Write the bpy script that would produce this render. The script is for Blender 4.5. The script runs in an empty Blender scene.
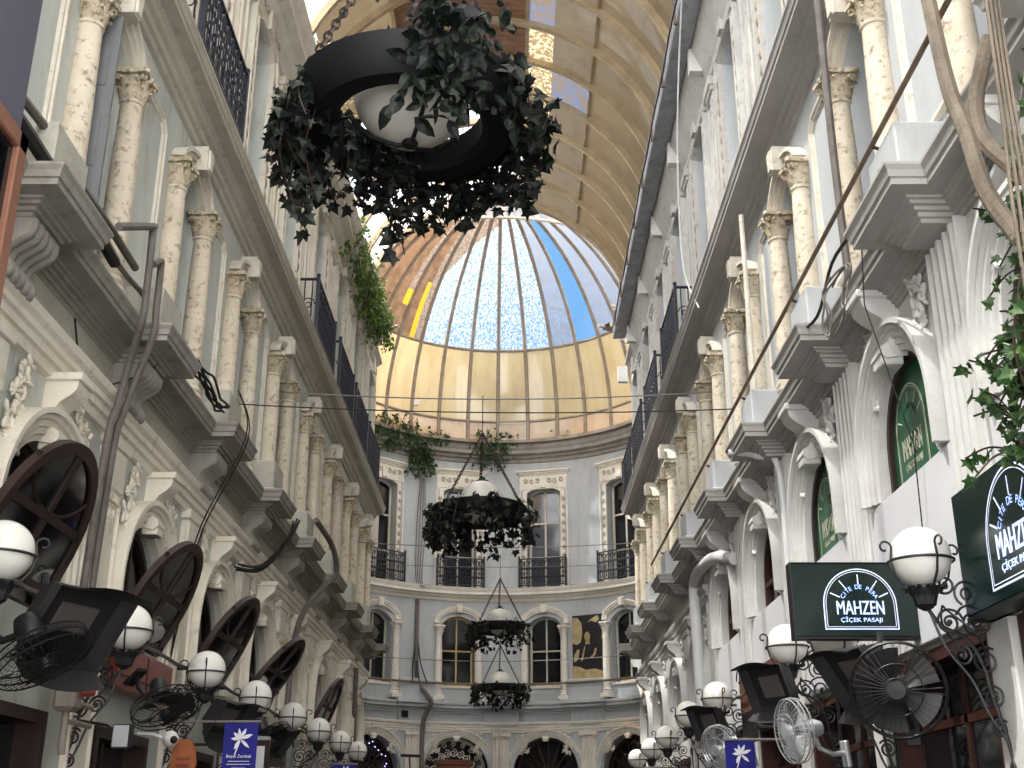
# A glazed 19th-century arcade seen from inside, looking up and along it.
import bpy, bmesh, math, random
from mathutils import Vector, Matrix
R = math.radians
PI = math.pi
scene = bpy.context.scene
COL = scene.collection
rnd = random.Random(7)

# ------------------------------------------------------------------ layout (metres)
XL, XR = -3.48, 2.965            # wall planes left and right of the passage
BAY = 2.58
BC = [8.42 + BAY * k for k in range(-1, 8)]          # bay centres
BB = [b - BAY / 2 for b in BC] + [BC[-1] + BAY / 2]  # bay boundaries
Y0, Y1 = -3.0, BB[-1]             # passage start (cut open behind the camera for fill light) and end
CX, CY, RR = -0.4, 32.5, 5.7     # round court at the far end
STEP = 28.2                      # angle between its bays
AA = [90 + STEP * (k + .5) for k in (1, 0, -1, -2)]  # 132.3 104.1 75.9 47.7
EYE = 1.6

# ------------------------------------------------------------------ mesh helper
class MB:
    def __init__(s):
        s.v = []; s.f = []
    def add(s, vs, fs):
        o = len(s.v); s.v += [tuple(p) for p in vs]; s.f += [tuple(i + o for i in f) for f in fs]
    def box(s, x0, x1, y0, y1, z0, z1, mp=None):
        vs = [(x, y, z) for x in (x0, x1) for y in (y0, y1) for z in (z0, z1)]
        if mp: vs = [mp(*p) for p in vs]
        s.add(vs, [(0, 1, 3, 2), (4, 6, 7, 5), (0, 4, 5, 1), (2, 3, 7, 6), (0, 2, 6, 4), (1, 5, 7, 3)])
    def bevbox(s, x0, x1, y0, y1, z0, z1, b):
        vs = []
        for z, i in ((z0, b), (z0 + b, 0), (z1 - b, 0), (z1, b)):
            vs += [(x0 + i, y0 + b, z), (x0 + b, y0 + i, z), (x1 - b, y0 + i, z), (x1 - i, y0 + b, z),
                   (x1 - i, y1 - b, z), (x1 - b, y1 - i, z), (x0 + b, y1 - i, z), (x0 + i, y1 - b, z)]
        fs = [tuple(range(7, -1, -1)), tuple(range(24, 32))]
        for r in range(3):
            for k in range(8):
                a = r * 8 + k; c = r * 8 + (k + 1) % 8
                fs.append((a, c, c + 8, a + 8))
        s.add(vs, fs)
    def prism(s, poly, fn, t0, t1):
        n = len(poly)
        vs = [fn(a, b, t0) for a, b in poly] + [fn(a, b, t1) for a, b in poly]
        s.add(vs, [tuple(range(n)), tuple(range(2 * n - 1, n - 1, -1))] + [(i, i + n, (i + 1) % n + n, (i + 1) % n) for i in range(n)])
    def grid(s, rows, closed_u=False, closed_v=False):
        nv = len(rows); nu = len(rows[0]); vs = [p for r in rows for p in r]; fs = []
        for j in range(nv if closed_v else nv - 1):
            for i in range(nu if closed_u else nu - 1):
                a = j * nu + i; b = j * nu + (i + 1) % nu; c = ((j + 1) % nv) * nu
                fs.append((a, b, c + (i + 1) % nu, c + i))
        s.add(vs, fs)
    def lathe(s, prof, n=20, c=(0, 0, 0), a0=0.0, a1=2 * PI, caps=True):
        full = abs(a1 - a0 - 2 * PI) < 1e-6
        m = n if full else n + 1
        rows = [[(c[0] + r * math.cos(a0 + (a1 - a0) * i / n), c[1] + r * math.sin(a0 + (a1 - a0) * i / n), c[2] + z) for i in range(m)] for r, z in prof]
        o = len(s.v); s.grid(rows, closed_u=full)
        if caps and full:
            s.f.append(tuple(o + i for i in range(m - 1, -1, -1)))
            s.f.append(tuple(o + (len(prof) - 1) * m + i for i in range(m)))
    def tube(s, path, r, n=6, closed=False, r1=None):
        P = [Vector(p) for p in path]; m = len(P)
        if m < 2: return
        rows = []; up = None
        for i in range(m):
            if closed: t = P[(i + 1) % m] - P[(i - 1) % m]
            else: t = P[min(i + 1, m - 1)] - P[max(i - 1, 0)]
            if t.length < 1e-9: t = Vector((0, 0, 1))
            t.normalize()
            if up is None:
                up = Vector((0, 0, 1)) if abs(t.z) < .9 else Vector((1, 0, 0))
            a = up - t * up.dot(t)
            if a.length < 1e-6: a = t.orthogonal()
            a.normalize(); b = t.cross(a); up = a
            q = r if r1 is None else r + (r1 - r) * i / (m - 1)
            rows.append([tuple(P[i] + (a * math.cos(2 * PI * k / n) + b * math.sin(2 * PI * k / n)) * q) for k in range(n)])
        o = len(s.v); s.grid(rows, closed_u=True, closed_v=closed)
        if not closed:
            s.f.append(tuple(o + k for k in range(n - 1, -1, -1)))
            s.f.append(tuple(o + (m - 1) * n + k for k in range(n)))
    def ball(s, c, r, nu=12, nv=8, sc=(1, 1, 1)):
        rows = [[(c[0] + r * sc[0] * math.sin(PI * j / nv) * math.cos(2 * PI * i / nu), c[1] + r * sc[1] * math.sin(PI * j / nv) * math.sin(2 * PI * i / nu),
                  c[2] - r * sc[2] * math.cos(PI * j / nv)) for i in range(nu)] for j in range(1, nv)]
        o = len(s.v); s.grid(rows, closed_u=True)
        b = len(s.v); s.v += [(c[0], c[1], c[2] - r * sc[2]), (c[0], c[1], c[2] + r * sc[2])]
        L = o + (nv - 2) * nu
        for i in range(nu):
            s.f.append((b, o + (i + 1) % nu, o + i)); s.f.append((b + 1, L + i, L + (i + 1) % nu))
    def xf(s, M, start=0):
        for i in range(start, len(s.v)):
            s.v[i] = tuple(M @ Vector(s.v[i]))
    def build(s, name, mat, parent=None, smooth=True, ang=35, recalc=True):
        me = bpy.data.meshes.new(name)
        me.from_pydata(s.v, [], s.f); me.validate(verbose=False)
        if recalc:
            bm = bmesh.new(); bm.from_mesh(me); bmesh.ops.recalc_face_normals(bm, faces=bm.faces); bm.to_mesh(me); bm.free()
        if smooth:
            me.polygons.foreach_set('use_smooth', [True] * len(me.polygons))
            try: me.set_sharp_from_angle(angle=R(ang))
            except Exception: pass
        if mat: me.materials.append(mat)
        o = bpy.data.objects.new(name, me); COL.objects.link(o)
        if parent: o.parent = parent
        return o

def tag(o, label, cat, group=None, kind=None):
    o['label'] = label; o['category'] = cat
    if group: o['group'] = group
    if kind: o['kind'] = kind
    return o
def empty(name, loc=(0, 0, 0), rz=0.0):
    o = bpy.data.objects.new(name, None); o.empty_display_size = .1; COL.objects.link(o)
    o.location = loc; o.rotation_euler = (0, 0, rz); return o
def struct(o, label=None, cat=None):
    o['kind'] = 'structure'
    if label: o['label'] = label; o['category'] = cat
    return o
def dup(o, parent=None):
    c = o.copy(); COL.objects.link(c)
    if parent: c.parent = parent
    for k in ('label', 'category', 'group'):
        if k in c and parent is None: del c[k]
    for ch in list(o.children): dup(ch, c)
    return c
class Proto:
    """Hands out the first-built thing once and copies of it afterwards."""
    def __init__(s, root): s.root = root; s.used = False
    def get(s):
        if not s.used: s.used = True; return s.root
        return dup(s.root)
# local frame of anything fixed to a wall: x along the wall, y out of the wall, z up
def on_left(o, y, z=0, s=0): o.location = (XL + s, y, z); o.rotation_euler = (0, 0, R(-90)); return o
def on_right(o, y, z=0, s=0): o.location = (XR - s, y, z); o.rotation_euler = (0, 0, R(90)); return o
def on_court(o, a, z=0, s=0):
    o.location = (CX + (RR - s) * math.cos(R(a)), CY + (RR - s) * math.sin(R(a)), z); o.rotation_euler = (0, 0, R(a + 90)); return o
def on_side(o, side, y, z=0, s=0): return (on_left if side == 'left' else on_right)(o, y, z, s)
mpL = lambda u, s, z: (XL + s, u, z)
mpR = lambda u, s, z: (XR - s, u, z)
def mpC(u, s, z):
    a = u / RR; return (CX + (RR - s) * math.cos(a), CY + (RR - s) * math.sin(a), z)
def uC(deg): return R(deg) * RR
ORD = ['nearest', 'second', 'third', 'fourth', 'fifth', 'sixth', 'seventh', 'eighth', 'ninth', 'tenth', 'eleventh', 'twelfth', 'thirteenth', 'fourteenth', 'fifteenth', 'sixteenth', 'seventeenth', 'eighteenth']
def nth(i, n):
    return 'nearest' if i == 0 else ('farthest' if i == n - 1 else ORD[i] + ' nearest')

# ------------------------------------------------------------------ materials
def nt_new(name):
    m = bpy.data.materials.new(name); m.use_nodes = True
    nt = m.node_tree; nt.nodes.clear()
    out = nt.nodes.new('ShaderNodeOutputMaterial')
    return m, nt, out
def N(nt, t, **kw):
    n = nt.nodes.new(t)
    for k, v in kw.items():
        if k.startswith('i_'):
            key = k[2:]; key = int(key) if key.isdigit() else key.replace('_', ' ')
            n.inputs[key].default_value = v
        else: setattr(n, k, v)
    return n
def rgb(c):   # sRGB 0..255 to linear
    return tuple((((x / 255) + .055) / 1.055) ** 2.4 if x > 10 else x / 255 / 12.92 for x in c) + (1,)
def mixcol(nt, f, a, b, mode='MIX'):
    n = nt.nodes.new('ShaderNodeMix'); n.data_type = 'RGBA'; n.blend_type = mode
    for sock, v in ((n.inputs[0], f), (n.inputs[6], a), (n.inputs[7], b)):
        if hasattr(v, 'is_output') or isinstance(v, bpy.types.NodeSocket): nt.links.new(v, sock)
        else: sock.default_value = v
    return n.outputs[2]
def noise(nt, scale, stretch=(1, 1, 1), detail=4, rough=.6, obj=False):
    if obj: src = N(nt, 'ShaderNodeTexCoord').outputs['Object']
    else: src = N(nt, 'ShaderNodeNewGeometry').outputs['Position']
    mp = N(nt, 'ShaderNodeMapping'); mp.inputs['Scale'].default_value = stretch
    nt.links.new(src, mp.inputs[0])
    n = N(nt, 'ShaderNodeTexNoise', i_Scale=scale, i_Detail=detail, i_Roughness=rough)
    nt.links.new(mp.outputs[0], n.inputs['Vector']); return n.outputs['Fac']
def ramp(nt, fac, p0, p1, c0=(0, 0, 0, 1), c1=(1, 1, 1, 1)):
    r = N(nt, 'ShaderNodeValToRGB'); e = r.color_ramp.elements
    e[0].position = p0; e[1].position = p1; e[0].color = c0; e[1].color = c1
    nt.links.new(fac, r.inputs[0]); return r.outputs[0]
def surf(name, col, col2=None, scale=3, stretch=(1, 1, 1), stain=None, stain_amt=.5, st_scale=9, st_thr=(.55, .75), st_stretch=(1, 1, 1), rough=.75, metal=0, bump=.15, bscale=30, spec=.3):
    m, nt, out = nt_new(name)
    b = N(nt, 'ShaderNodeBsdfPrincipled'); b.inputs['Roughness'].default_value = rough; b.inputs['Metallic'].default_value = metal
    b.inputs['Specular IOR Level'].default_value = spec
    c = rgb(col)
    if col2 is not None:
        f = ramp(nt, noise(nt, scale, stretch), .35, .68); c = mixcol(nt, f, rgb(col), rgb(col2))
    if stain is not None:
        f = ramp(nt, noise(nt, st_scale, st_stretch, 6, .7), st_thr[0], st_thr[1], (0, 0, 0, 1), (stain_amt,) * 3 + (1,))
        c = mixcol(nt, f, c, rgb(stain))
    if isinstance(c, tuple): b.inputs['Base Color'].default_value = c
    else: nt.links.new(c, b.inputs['Base Color'])
    if bump:
        bp = N(nt, 'ShaderNodeBump', i_Strength=bump, i_Distance=.02)
        nt.links.new(noise(nt, bscale, (1, 1, 1), 5), bp.inputs['Height']); nt.links.new(bp.outputs[0], b.inputs['Normal'])
    nt.links.new(b.outputs[0], out.inputs[0]); return m
M = {}
M['wall'] = surf('pale_green_plaster', (200, 204, 197), (184, 189, 184), 1.3, (1, 1, .5), stain=(150, 142, 128), stain_amt=.7, st_scale=4, st_stretch=(1, 1, .25), st_thr=(.52, .78))
M['wall_r'] = surf('pale_grey_plaster', (190, 194, 197), (176, 181, 185), 1.3, (1, 1, .5), stain=(168, 160, 150), stain_amt=.6, st_scale=4, st_stretch=(1, 1, .25), st_thr=(.55, .8))
M['court'] = surf('blue_grey_plaster', (186, 190, 192), (172, 176, 179), 1.2, (1, 1, .4), stain=(135, 130, 122), stain_amt=.6, st_scale=3, st_stretch=(1, 1, .2), st_thr=(.52, .8))
M['cream'] = surf('cream_stucco', (218, 212, 200), (200, 193, 180), 2.5, stain=(140, 122, 98), stain_amt=.75, st_scale=11, st_thr=(.57, .74), bump=.3)
M['cream_court'] = surf('pale_cream_stucco', (232, 226, 214), (216, 209, 196), 2.5, stain=(150, 138, 120), stain_amt=.55, st_scale=9, st_thr=(.56, .76), bump=.3)
M['column'] = surf('weathered_column_stone', (216, 206, 188), (198, 187, 167), 2.2, stain=(116, 100, 80), stain_amt=.85, st_scale=13, st_thr=(.53, .68), bump=.45, bscale=22)
M['capital'] = surf('weathered_capital_stone', (205, 193, 170), (178, 165, 142), 5, stain=(98, 82, 64), stain_amt=.85, st_scale=22, st_thr=(.52, .66), bump=.5, bscale=40)
M['ledge'] = surf('grey_ledge_stucco', (158, 154, 147), (138, 133, 126), 2, (1, .5, 1), stain=(105, 99, 92), stain_amt=.7, st_scale=5, st_thr=(.5, .75), bump=.3)
M['ledge_r'] = surf('grey_painted_ledge', (176, 173, 170), (160, 157, 154), 2, (1, .5, 1), stain=(128, 122, 116), stain_amt=.5, st_scale=5, st_thr=(.55, .8), bump=.25)
M['frieze'] = surf('grey_green_frieze', (180, 178, 166), (166, 163, 152), 1.5, stain=(138, 130, 118), stain_amt=.6, st_scale=5, st_thr=(.5, .75), bump=.2)
M['white'] = surf('white_stucco', (236, 230, 217), (224, 216, 201), 2.4, stain=(168, 158, 142), stain_amt=.7, st_scale=8, st_thr=(.55, .76), bump=.35)
M['white_r'] = surf('bright_white_stucco', (212, 211, 209), (198, 197, 195), 2.4, stain=(186, 178, 168), stain_amt=.6, st_scale=8, st_thr=(.57, .78), bump=.3)
M['top_r'] = surf('grey_white_stucco', (196, 194, 190), (182, 180, 176), 2.4, stain=(140, 130, 116), stain_amt=.75, st_scale=10, st_thr=(.55, .72), bump=.35)
M['cornice_grey'] = surf('grey_cream_stucco', (188, 183, 170), (170, 165, 152), 2, (1, .4, 1), stain=(128, 118, 104), stain_amt=.65, st_scale=6, st_thr=(.52, .75), bump=.3)
M['rosette'] = surf('aged_relief_stucco', (178, 166, 150), (156, 144, 128), 6, stain=(110, 96, 82), stain_amt=.7, st_scale=18, st_thr=(.5, .68), bump=.4)
M['board'] = surf('white_painted_board', (218, 219, 224), (210, 211, 217), 1.2, bump=.03, rough=.5)
M['iron'] = surf('black_wrought_iron', (24, 24, 28), (34, 33, 36), 8, rough=.5, metal=.0, bump=.1, spec=.5)
M['iron_blue'] = surf('blue_black_cast_iron', (26, 30, 44), (38, 42, 56), 6, rough=.5, bump=.1, spec=.5)
M['black'] = surf('black_plastic', (20, 20, 22), (28, 27, 29), 4, rough=.45, bump=0, spec=.4)
M['heater'] = surf('matt_black_sheet_steel', (42, 41, 43), (52, 50, 52), 3, rough=.5, bump=.05)
M['wood'] = surf('dark_brown_wood', (54, 36, 32), (38, 25, 23), 6, (1, 1, .2), rough=.45, bump=.15)
M['wood_red'] = surf('red_brown_wood', (70, 38, 32), (52, 30, 26), 6, (1, 1, .2), rough=.5, bump=.15)
M['frame_grey'] = surf('grey_painted_window_wood', (112, 114, 117), (98, 100, 103), 5, (1, 1, .2), stain=(84, 82, 80), stain_amt=.6, rough=.6)
M['frame_pale'] = surf('pale_painted_window_wood', (196, 192, 180), (180, 175, 162), 5, (1, 1, .2), rough=.6)
M['frame_tan'] = surf('tan_window_wood', (190, 165, 112), (170, 146, 98), 5, (1, 1, .2), rough=.6)
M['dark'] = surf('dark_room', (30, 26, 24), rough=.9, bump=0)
M['floor'] = surf('worn_stone_floor', (82, 74, 66), (66, 60, 54), 2, rough=.6)
M['pipe'] = surf('grey_painted_pipe', (112, 106, 102), (92, 86, 82), 6, stain=(70, 56, 46), stain_amt=.6, rough=.6)
M['pipe_white'] = surf('white_plastic_pipe', (222, 223, 226), (212, 213, 216), 3, rough=.4, bump=0)
M['pipe_brown'] = surf('brown_painted_steel', (124, 108, 92), (104, 90, 76), 6, stain=(80, 58, 42), stain_amt=.6, rough=.6)
M['cable'] = surf('black_cable', (30, 28, 28), rough=.6, bump=0)
M['cable_grey'] = surf('grey_cable', (122, 118, 114), rough=.6, bump=0)
M['globe'] = surf('opal_glass_globe', (236, 234, 228), rough=.12, bump=0, spec=.5)
M['globe_dusty'] = surf('dusty_opal_glass_globe', (206, 204, 198), (192, 188, 180), 5, rough=.3, bump=0, spec=.4)
M['copper'] = surf('copper_frame', (140, 98, 80), (122, 84, 68), 4, rough=.45, metal=.1, bump=.05)
M['slate'] = surf('slate_grey_signboard', (86, 86, 102), (78, 78, 94), 1.5, rough=.5, bump=.03)
M['green_sign'] = surf('dark_green_sign_face', (8, 32, 29), rough=.22, bump=0, spec=.5)
M['green_film'] = surf('green_window_film', (20, 84, 54), rough=.3, bump=0, spec=.5)
M['cream_film'] = surf('cream_vinyl_lettering', (228, 228, 206), rough=.5, bump=0)
M['blue'] = surf('blue_banner_cloth', (34, 34, 132), (28, 28, 116), 4, rough=.7, bump=.05)
M['lily'] = surf('pale_print', (226, 226, 232), rough=.7, bump=0)
M['red_sign'] = surf('dull_red_panel', (134, 66, 56), (114, 50, 44), 3, rough=.35, bump=.03)
M['brown_board'] = surf('brown_board', (112, 70, 54), (98, 60, 46), 2, rough=.5, bump=.05)
M['orange'] = surf('terracotta_plaque', (160, 92, 52), (138, 76, 42), 6, rough=.6)
M['gutter'] = surf('zinc_gutter', (164, 166, 170), (138, 140, 146), 3, stain=(78, 76, 76), stain_amt=.7, st_scale=6, rough=.5, metal=.2)
M['rib'] = surf('tan_painted_rib', (168, 152, 124), (146, 130, 104), 3, stain=(110, 92, 70), stain_amt=.6, rough=.6)
M['dome_rib'] = surf('grey_brown_steel_rib', (152, 140, 126), (130, 118, 104), 3, stain=(88, 70, 54), stain_amt=.6, rough=.6)
M['boards'] = surf('weathered_roof_boards', (150, 112, 86), (104, 84, 78), 2, (1, 6, 1), stain=(70, 62, 66), stain_amt=.8, rough=.8)
M['planter'] = surf('dark_planter_plastic', (7, 9, 13), (11, 13, 18), 5, rough=.6, bump=.1)
M['chain'] = surf('brown_steel_chain', (74, 62, 62), (56, 46, 46), 20, rough=.5, metal=.4, bump=0)
M['bark'] = surf('grey_vine_bark', (128, 117, 104), (100, 90, 79), 6, (1, 1, .3), stain=(84, 72, 60), stain_amt=.7, bump=.6, bscale=40)
M['meter'] = surf('grey_meter_casing', (150, 142, 134), (130, 122, 114), 6, rough=.5)
M['chrome'] = surf('pale_clear_plastic', (206, 210, 214), rough=.15, metal=.5, bump=0, spec=.6)
M['camera_white'] = surf('white_camera_casing', (225, 224, 222), rough=.4, bump=0)
M['curtain'] = surf('pale_curtain_cloth', (205, 200, 190), (188, 183, 172), 8, (6, 6, .3), rough=.9)
M['blind'] = surf('lilac_grey_blind', (150, 148, 158), (136, 134, 146), 2, rough=.7)

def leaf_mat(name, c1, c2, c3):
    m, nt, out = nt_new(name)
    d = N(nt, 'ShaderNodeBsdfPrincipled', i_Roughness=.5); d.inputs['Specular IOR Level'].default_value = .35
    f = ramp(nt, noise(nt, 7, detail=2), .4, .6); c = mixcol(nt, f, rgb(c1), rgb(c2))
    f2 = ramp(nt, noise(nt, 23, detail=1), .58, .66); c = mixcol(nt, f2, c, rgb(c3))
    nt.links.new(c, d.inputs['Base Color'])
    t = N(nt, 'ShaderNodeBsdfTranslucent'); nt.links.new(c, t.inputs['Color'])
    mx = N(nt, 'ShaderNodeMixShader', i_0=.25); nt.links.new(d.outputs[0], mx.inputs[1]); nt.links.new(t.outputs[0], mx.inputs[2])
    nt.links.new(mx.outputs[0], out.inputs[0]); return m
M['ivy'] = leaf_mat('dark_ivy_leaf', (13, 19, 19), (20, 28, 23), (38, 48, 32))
M['ivy_green'] = leaf_mat('green_ivy_leaf', (42, 68, 36), (58, 88, 44), (84, 112, 58))
M['bush'] = leaf_mat('bright_roof_weed', (78, 108, 46), (104, 136, 58), (140, 156, 76))
M['dry'] = leaf_mat('dry_straw_weed', (176, 158, 112), (196, 178, 130), (150, 130, 90))

def pane_dark(name, c=(16, 18, 22), rough=.06):
    return surf(name, c, rough=rough, bump=0, spec=.6)
M['glass'] = pane_dark('dark_window_glass')
M['glass_grey'] = surf('grey_reflecting_glass', (92, 96, 104), (66, 66, 70), 1.2, rough=.08, bump=0, spec=.6)
def clear_glass(name, tint, f_clear, milk, dirt=None, dscale=40, dthr=(.5, .6), damt=.8, dstretch=(1, 1, 1)):
    """roof glazing: light passes straight through, with a translucent milk/dirt share"""
    m, nt, out = nt_new(name)
    tr = N(nt, 'ShaderNodeBsdfTransparent', i_Color=rgb(tint))
    tl = N(nt, 'ShaderNodeBsdfTranslucent', i_Color=rgb(milk)); df = N(nt, 'ShaderNodeBsdfDiffuse', i_Color=rgb(milk))
    a = N(nt, 'ShaderNodeMixShader', i_0=.35); nt.links.new(tl.outputs[0], a.inputs[1]); nt.links.new(df.outputs[0], a.inputs[2])
    mx = N(nt, 'ShaderNodeMixShader', i_0=f_clear); nt.links.new(a.outputs[0], mx.inputs[1]); nt.links.new(tr.outputs[0], mx.inputs[2])
    last = mx.outputs[0]
    if dirt:
        f = ramp(nt, noise(nt, dscale, dstretch, 5, .7), dthr[0], dthr[1], (0, 0, 0, 1), (damt,) * 3 + (1,))
        t2 = N(nt, 'ShaderNodeBsdfTranslucent', i_Color=rgb(dirt)); d2 = N(nt, 'ShaderNodeBsdfDiffuse', i_Color=rgb(dirt))
        b = N(nt, 'ShaderNodeMixShader', i_0=.4); nt.links.new(t2.outputs[0], b.inputs[1]); nt.links.new(d2.outputs[0], b.inputs[2])
        m2 = N(nt, 'ShaderNodeMixShader'); nt.links.new(f, m2.inputs[0]); nt.links.new(last, m2.inputs[1]); nt.links.new(b.outputs[0], m2.inputs[2]); last = m2.outputs[0]
    gl = N(nt, 'ShaderNodeBsdfGlossy', i_Roughness=.08)
    m3 = N(nt, 'ShaderNodeMixShader', i_0=.05); nt.links.new(last, m3.inputs[1]); nt.links.new(gl.outputs[0], m3.inputs[2])
    nt.links.new(m3.outputs[0], out.inputs[0]); return m
M['roof_clear'] = clear_glass('milky_roof_glass', (252, 253, 255), .5, (254, 254, 254))
M['roof_open'] = clear_glass('clear_roof_glass', (250, 252, 255), .92, (250, 250, 250))
M['roof_beige'] = clear_glass('beige_roof_sheet', (214, 190, 150), .03, (80, 69, 53), (62, 52, 40), 3, (.5, .75), .6)
M['roof_blue'] = clear_glass('smoky_roof_glass', (120, 140, 180), .16, (84, 92, 112), (100, 86, 66), 4, (.42, .6), .9)
M['roof_grey'] = clear_glass('grey_roof_sheet', (150, 140, 130), .03, (80, 72, 60), (64, 56, 46), 4, (.5, .7), .7)
M['roof_flaky'] = clear_glass('flaking_roof_glass', (255, 240, 205), .35, (190, 170, 130), (106, 88, 62), 11, (.44, .52), .95)
M['dome_clear'] = clear_glass('speckled_dome_glass', (235, 245, 255), .86, (205, 216, 230), (214, 217, 222), 17, (.44, .54), .7, (1, 1, .55))
M['dome_clean'] = clear_glass('clean_dome_glass', (225, 242, 255), .97, (225, 235, 245))
M['dome_mottle'] = clear_glass('grey_mottled_dome_glass', (230, 236, 248), .5, (168, 172, 182), (136, 128, 122), 15, (.46, .56), .8, (1, 1, .6))
M['dome_brown'] = clear_glass('brown_dome_glass', (190, 160, 130), .10, (122, 94, 70), (92, 70, 54), 3, (.42, .62), .85)
M['dome_taupe'] = clear_glass('taupe_dome_glass', (200, 185, 170), .18, (150, 132, 116), (104, 88, 76), 13, (.45, .56), .85)
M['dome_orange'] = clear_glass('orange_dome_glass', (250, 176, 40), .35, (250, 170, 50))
M['drum_beige'] = clear_glass('cream_drum_sheet', (240, 215, 160), .05, (190, 166, 124), (174, 142, 98), 1.3, (.42, .7), .8, (2, 2, .15))
M['drum_pink'] = clear_glass('pinkish_drum_sheet', (240, 215, 180), .06, (204, 172, 136), (184, 144, 106), 2, (.45, .7), .7, (2, 2, .3))
def emit(name, c, e, base=(240, 240, 245)):
    m, nt, out = nt_new(name)
    b = N(nt, 'ShaderNodeBsdfPrincipled', i_Roughness=.4); b.inputs['Base Color'].default_value = rgb(base)
    b.inputs['Emission Color'].default_value = rgb(c); b.inputs['Emission Strength'].default_value = e
    nt.links.new(b.outputs[0], out.inputs[0]); return m
M['lit_letter'] = emit('backlit_white_letters', (190, 212, 255), .4, (225, 232, 250))
# ------------------------------------------------------------------ shell helpers
def arch_pts(hw, zs, rise, n=18):
    """points (u, z, nu, nz) of an arch from -hw to hw; rise == hw gives a semicircle, 0 a lintel"""
    if rise <= 0: return [(-hw, zs, 0, 1), (hw, zs, 0, 1)]
    rc = (hw * hw + rise * rise) / (2 * rise); zc = zs + rise - rc
    a = math.asin(min(1, hw / rc)); a = PI - a if rise > hw + 1e-6 else a
    return [(rc * math.sin(t), zc + rc * math.cos(t), math.sin(t), math.cos(t)) for t in [-a + 2 * a * i / n for i in range(n + 1)]]
def wall_row(mb, mp, u0, u1, z0, z1, ops, du=1e9, depth=.35):
    def rect(a, b, za, zb):
        if b - a < 1e-5 or zb - za < 1e-5: return
        n = max(1, int(math.ceil((b - a) / du)))
        mb.grid([[mp(a + (b - a) * i / n, 0, z) for i in range(n + 1)] for z in (za, zb)])
    x = u0
    for uc, hw, zb, zs, rise in sorted(ops):
        rect(x, uc - hw, z0, z1); rect(uc - hw, uc + hw, z0, zb)
        p = arch_pts(hw, zs, rise)
        mb.grid([[mp(uc + q[0], 0, q[1]) for q in p], [mp(uc + q[0], 0, z1) for q in p]])
        loop = [(-hw, zb)] + [(q[0], q[1]) for q in p] + [(hw, zb)]
        mb.grid([[mp(uc + a, 0, b) for a, b in loop], [mp(uc + a, -depth, b) for a, b in loop]])
        mb.grid([[mp(uc - hw, 0, zb), mp(uc + hw, 0, zb)], [mp(uc - hw, -depth, zb), mp(uc + hw, -depth, zb)]])
        x = uc + hw
    rect(x, u1, z0, z1)
def cornice(mb, mp, u0, u1, prof, du=1e9, ds=0.0, smin=.03):
    n = max(1, int(math.ceil((u1 - u0) / du)))
    pr = [(s + (ds if s > smin else 0), z) for s, z in prof]
    o = len(mb.v)
    rows = [[mp(u0 + (u1 - u0) * i / n, s, z) for s, z in pr] for i in range(n + 1)]
    mb.grid(rows); m = len(pr)
    mb.f.append(tuple(o + k for k in range(m))); mb.f.append(tuple(o + n * m + k for k in range(m - 1, -1, -1)))
def band(path, prof):
    """sweep cross-section prof [(out, s)] along path [(u, z, nu, nz)] in the local wall frame"""
    return [[(u + nu * o, s, z + nz * o) for o, s in prof] for u, z, nu, nz in path]
def jamb_arch(hw, zb, zs, rise, n=18):
    return [(-hw, zb, -1, 0), (-hw, zs - .001, -1, 0)] + arch_pts(hw, zs, rise, n) + [(hw, zs - .001, 1, 0), (hw, zb, 1, 0)] if rise > 0 else [(-hw, zb, -1, 0), (-hw, zs, -1, 1), (hw, zs, 1, 1), (hw, zb, 1, 0)]
def add_band(mb, path, prof):
    o = len(mb.v); rows = band(path, prof); m = len(prof)
    mb.grid(rows, closed_u=True)
    mb.f.append(tuple(o + k for k in range(m))); mb.f.append(tuple(o + (len(rows) - 1) * m + k for k in range(m - 1, -1, -1)))

P_WHITE = [(-.02, 4.76), (.05, 4.78), (.06, 4.85), (.09, 4.86), (.09, 4.92), (.12, 4.93), (.12, 4.98), (.155, 5.01), (.17, 5.06), (.165, 5.075), (-.02, 5.10)]
P_LEDGE = [(-.02, 5.39), (.025, 5.395), (.03, 5.425), (.05, 5.43), (.055, 5.46), (.08, 5.465), (.085, 5.49), (.115, 5.495), (.125, 5.515), (.15, 5.52), (.155, 5.535), (.29, 5.535), (.29, 5.58), (.305, 5.585), (.315, 5.63), (.335, 5.66), (.335, 5.68), (-.02, 5.72)]
P_UPPER = [(-.02, 8.58), (.045, 8.60), (.055, 8.66), (.09, 8.67), (.105, 8.73), (.15, 8.75), (.165, 8.79), (.20, 8.82), (.335, 8.82), (.335, 8.875), (.35, 8.88), (.365, 8.94), (.38, 8.955), (.38, 8.985), (-.02, 9.01)]
P_TOPL = [(-.02, 12.15), (.05, 12.17), (.07, 12.27), (.16, 12.32), (.20, 12.42), (.36, 12.44), (.36, 12.55), (.42, 12.60), (.47, 12.70), (.49, 12.74), (-.02, 12.80)]
P_TOPR = [(-.02, 12.05), (.06, 12.07), (.08, 12.15), (.12, 12.20), (.30, 12.62), (.30, 12.78), (-.02, 12.80)]
SH = lambda p, dz, k=1: [(s * k if s > 0 else s, z + dz) for s, z in p]

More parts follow.
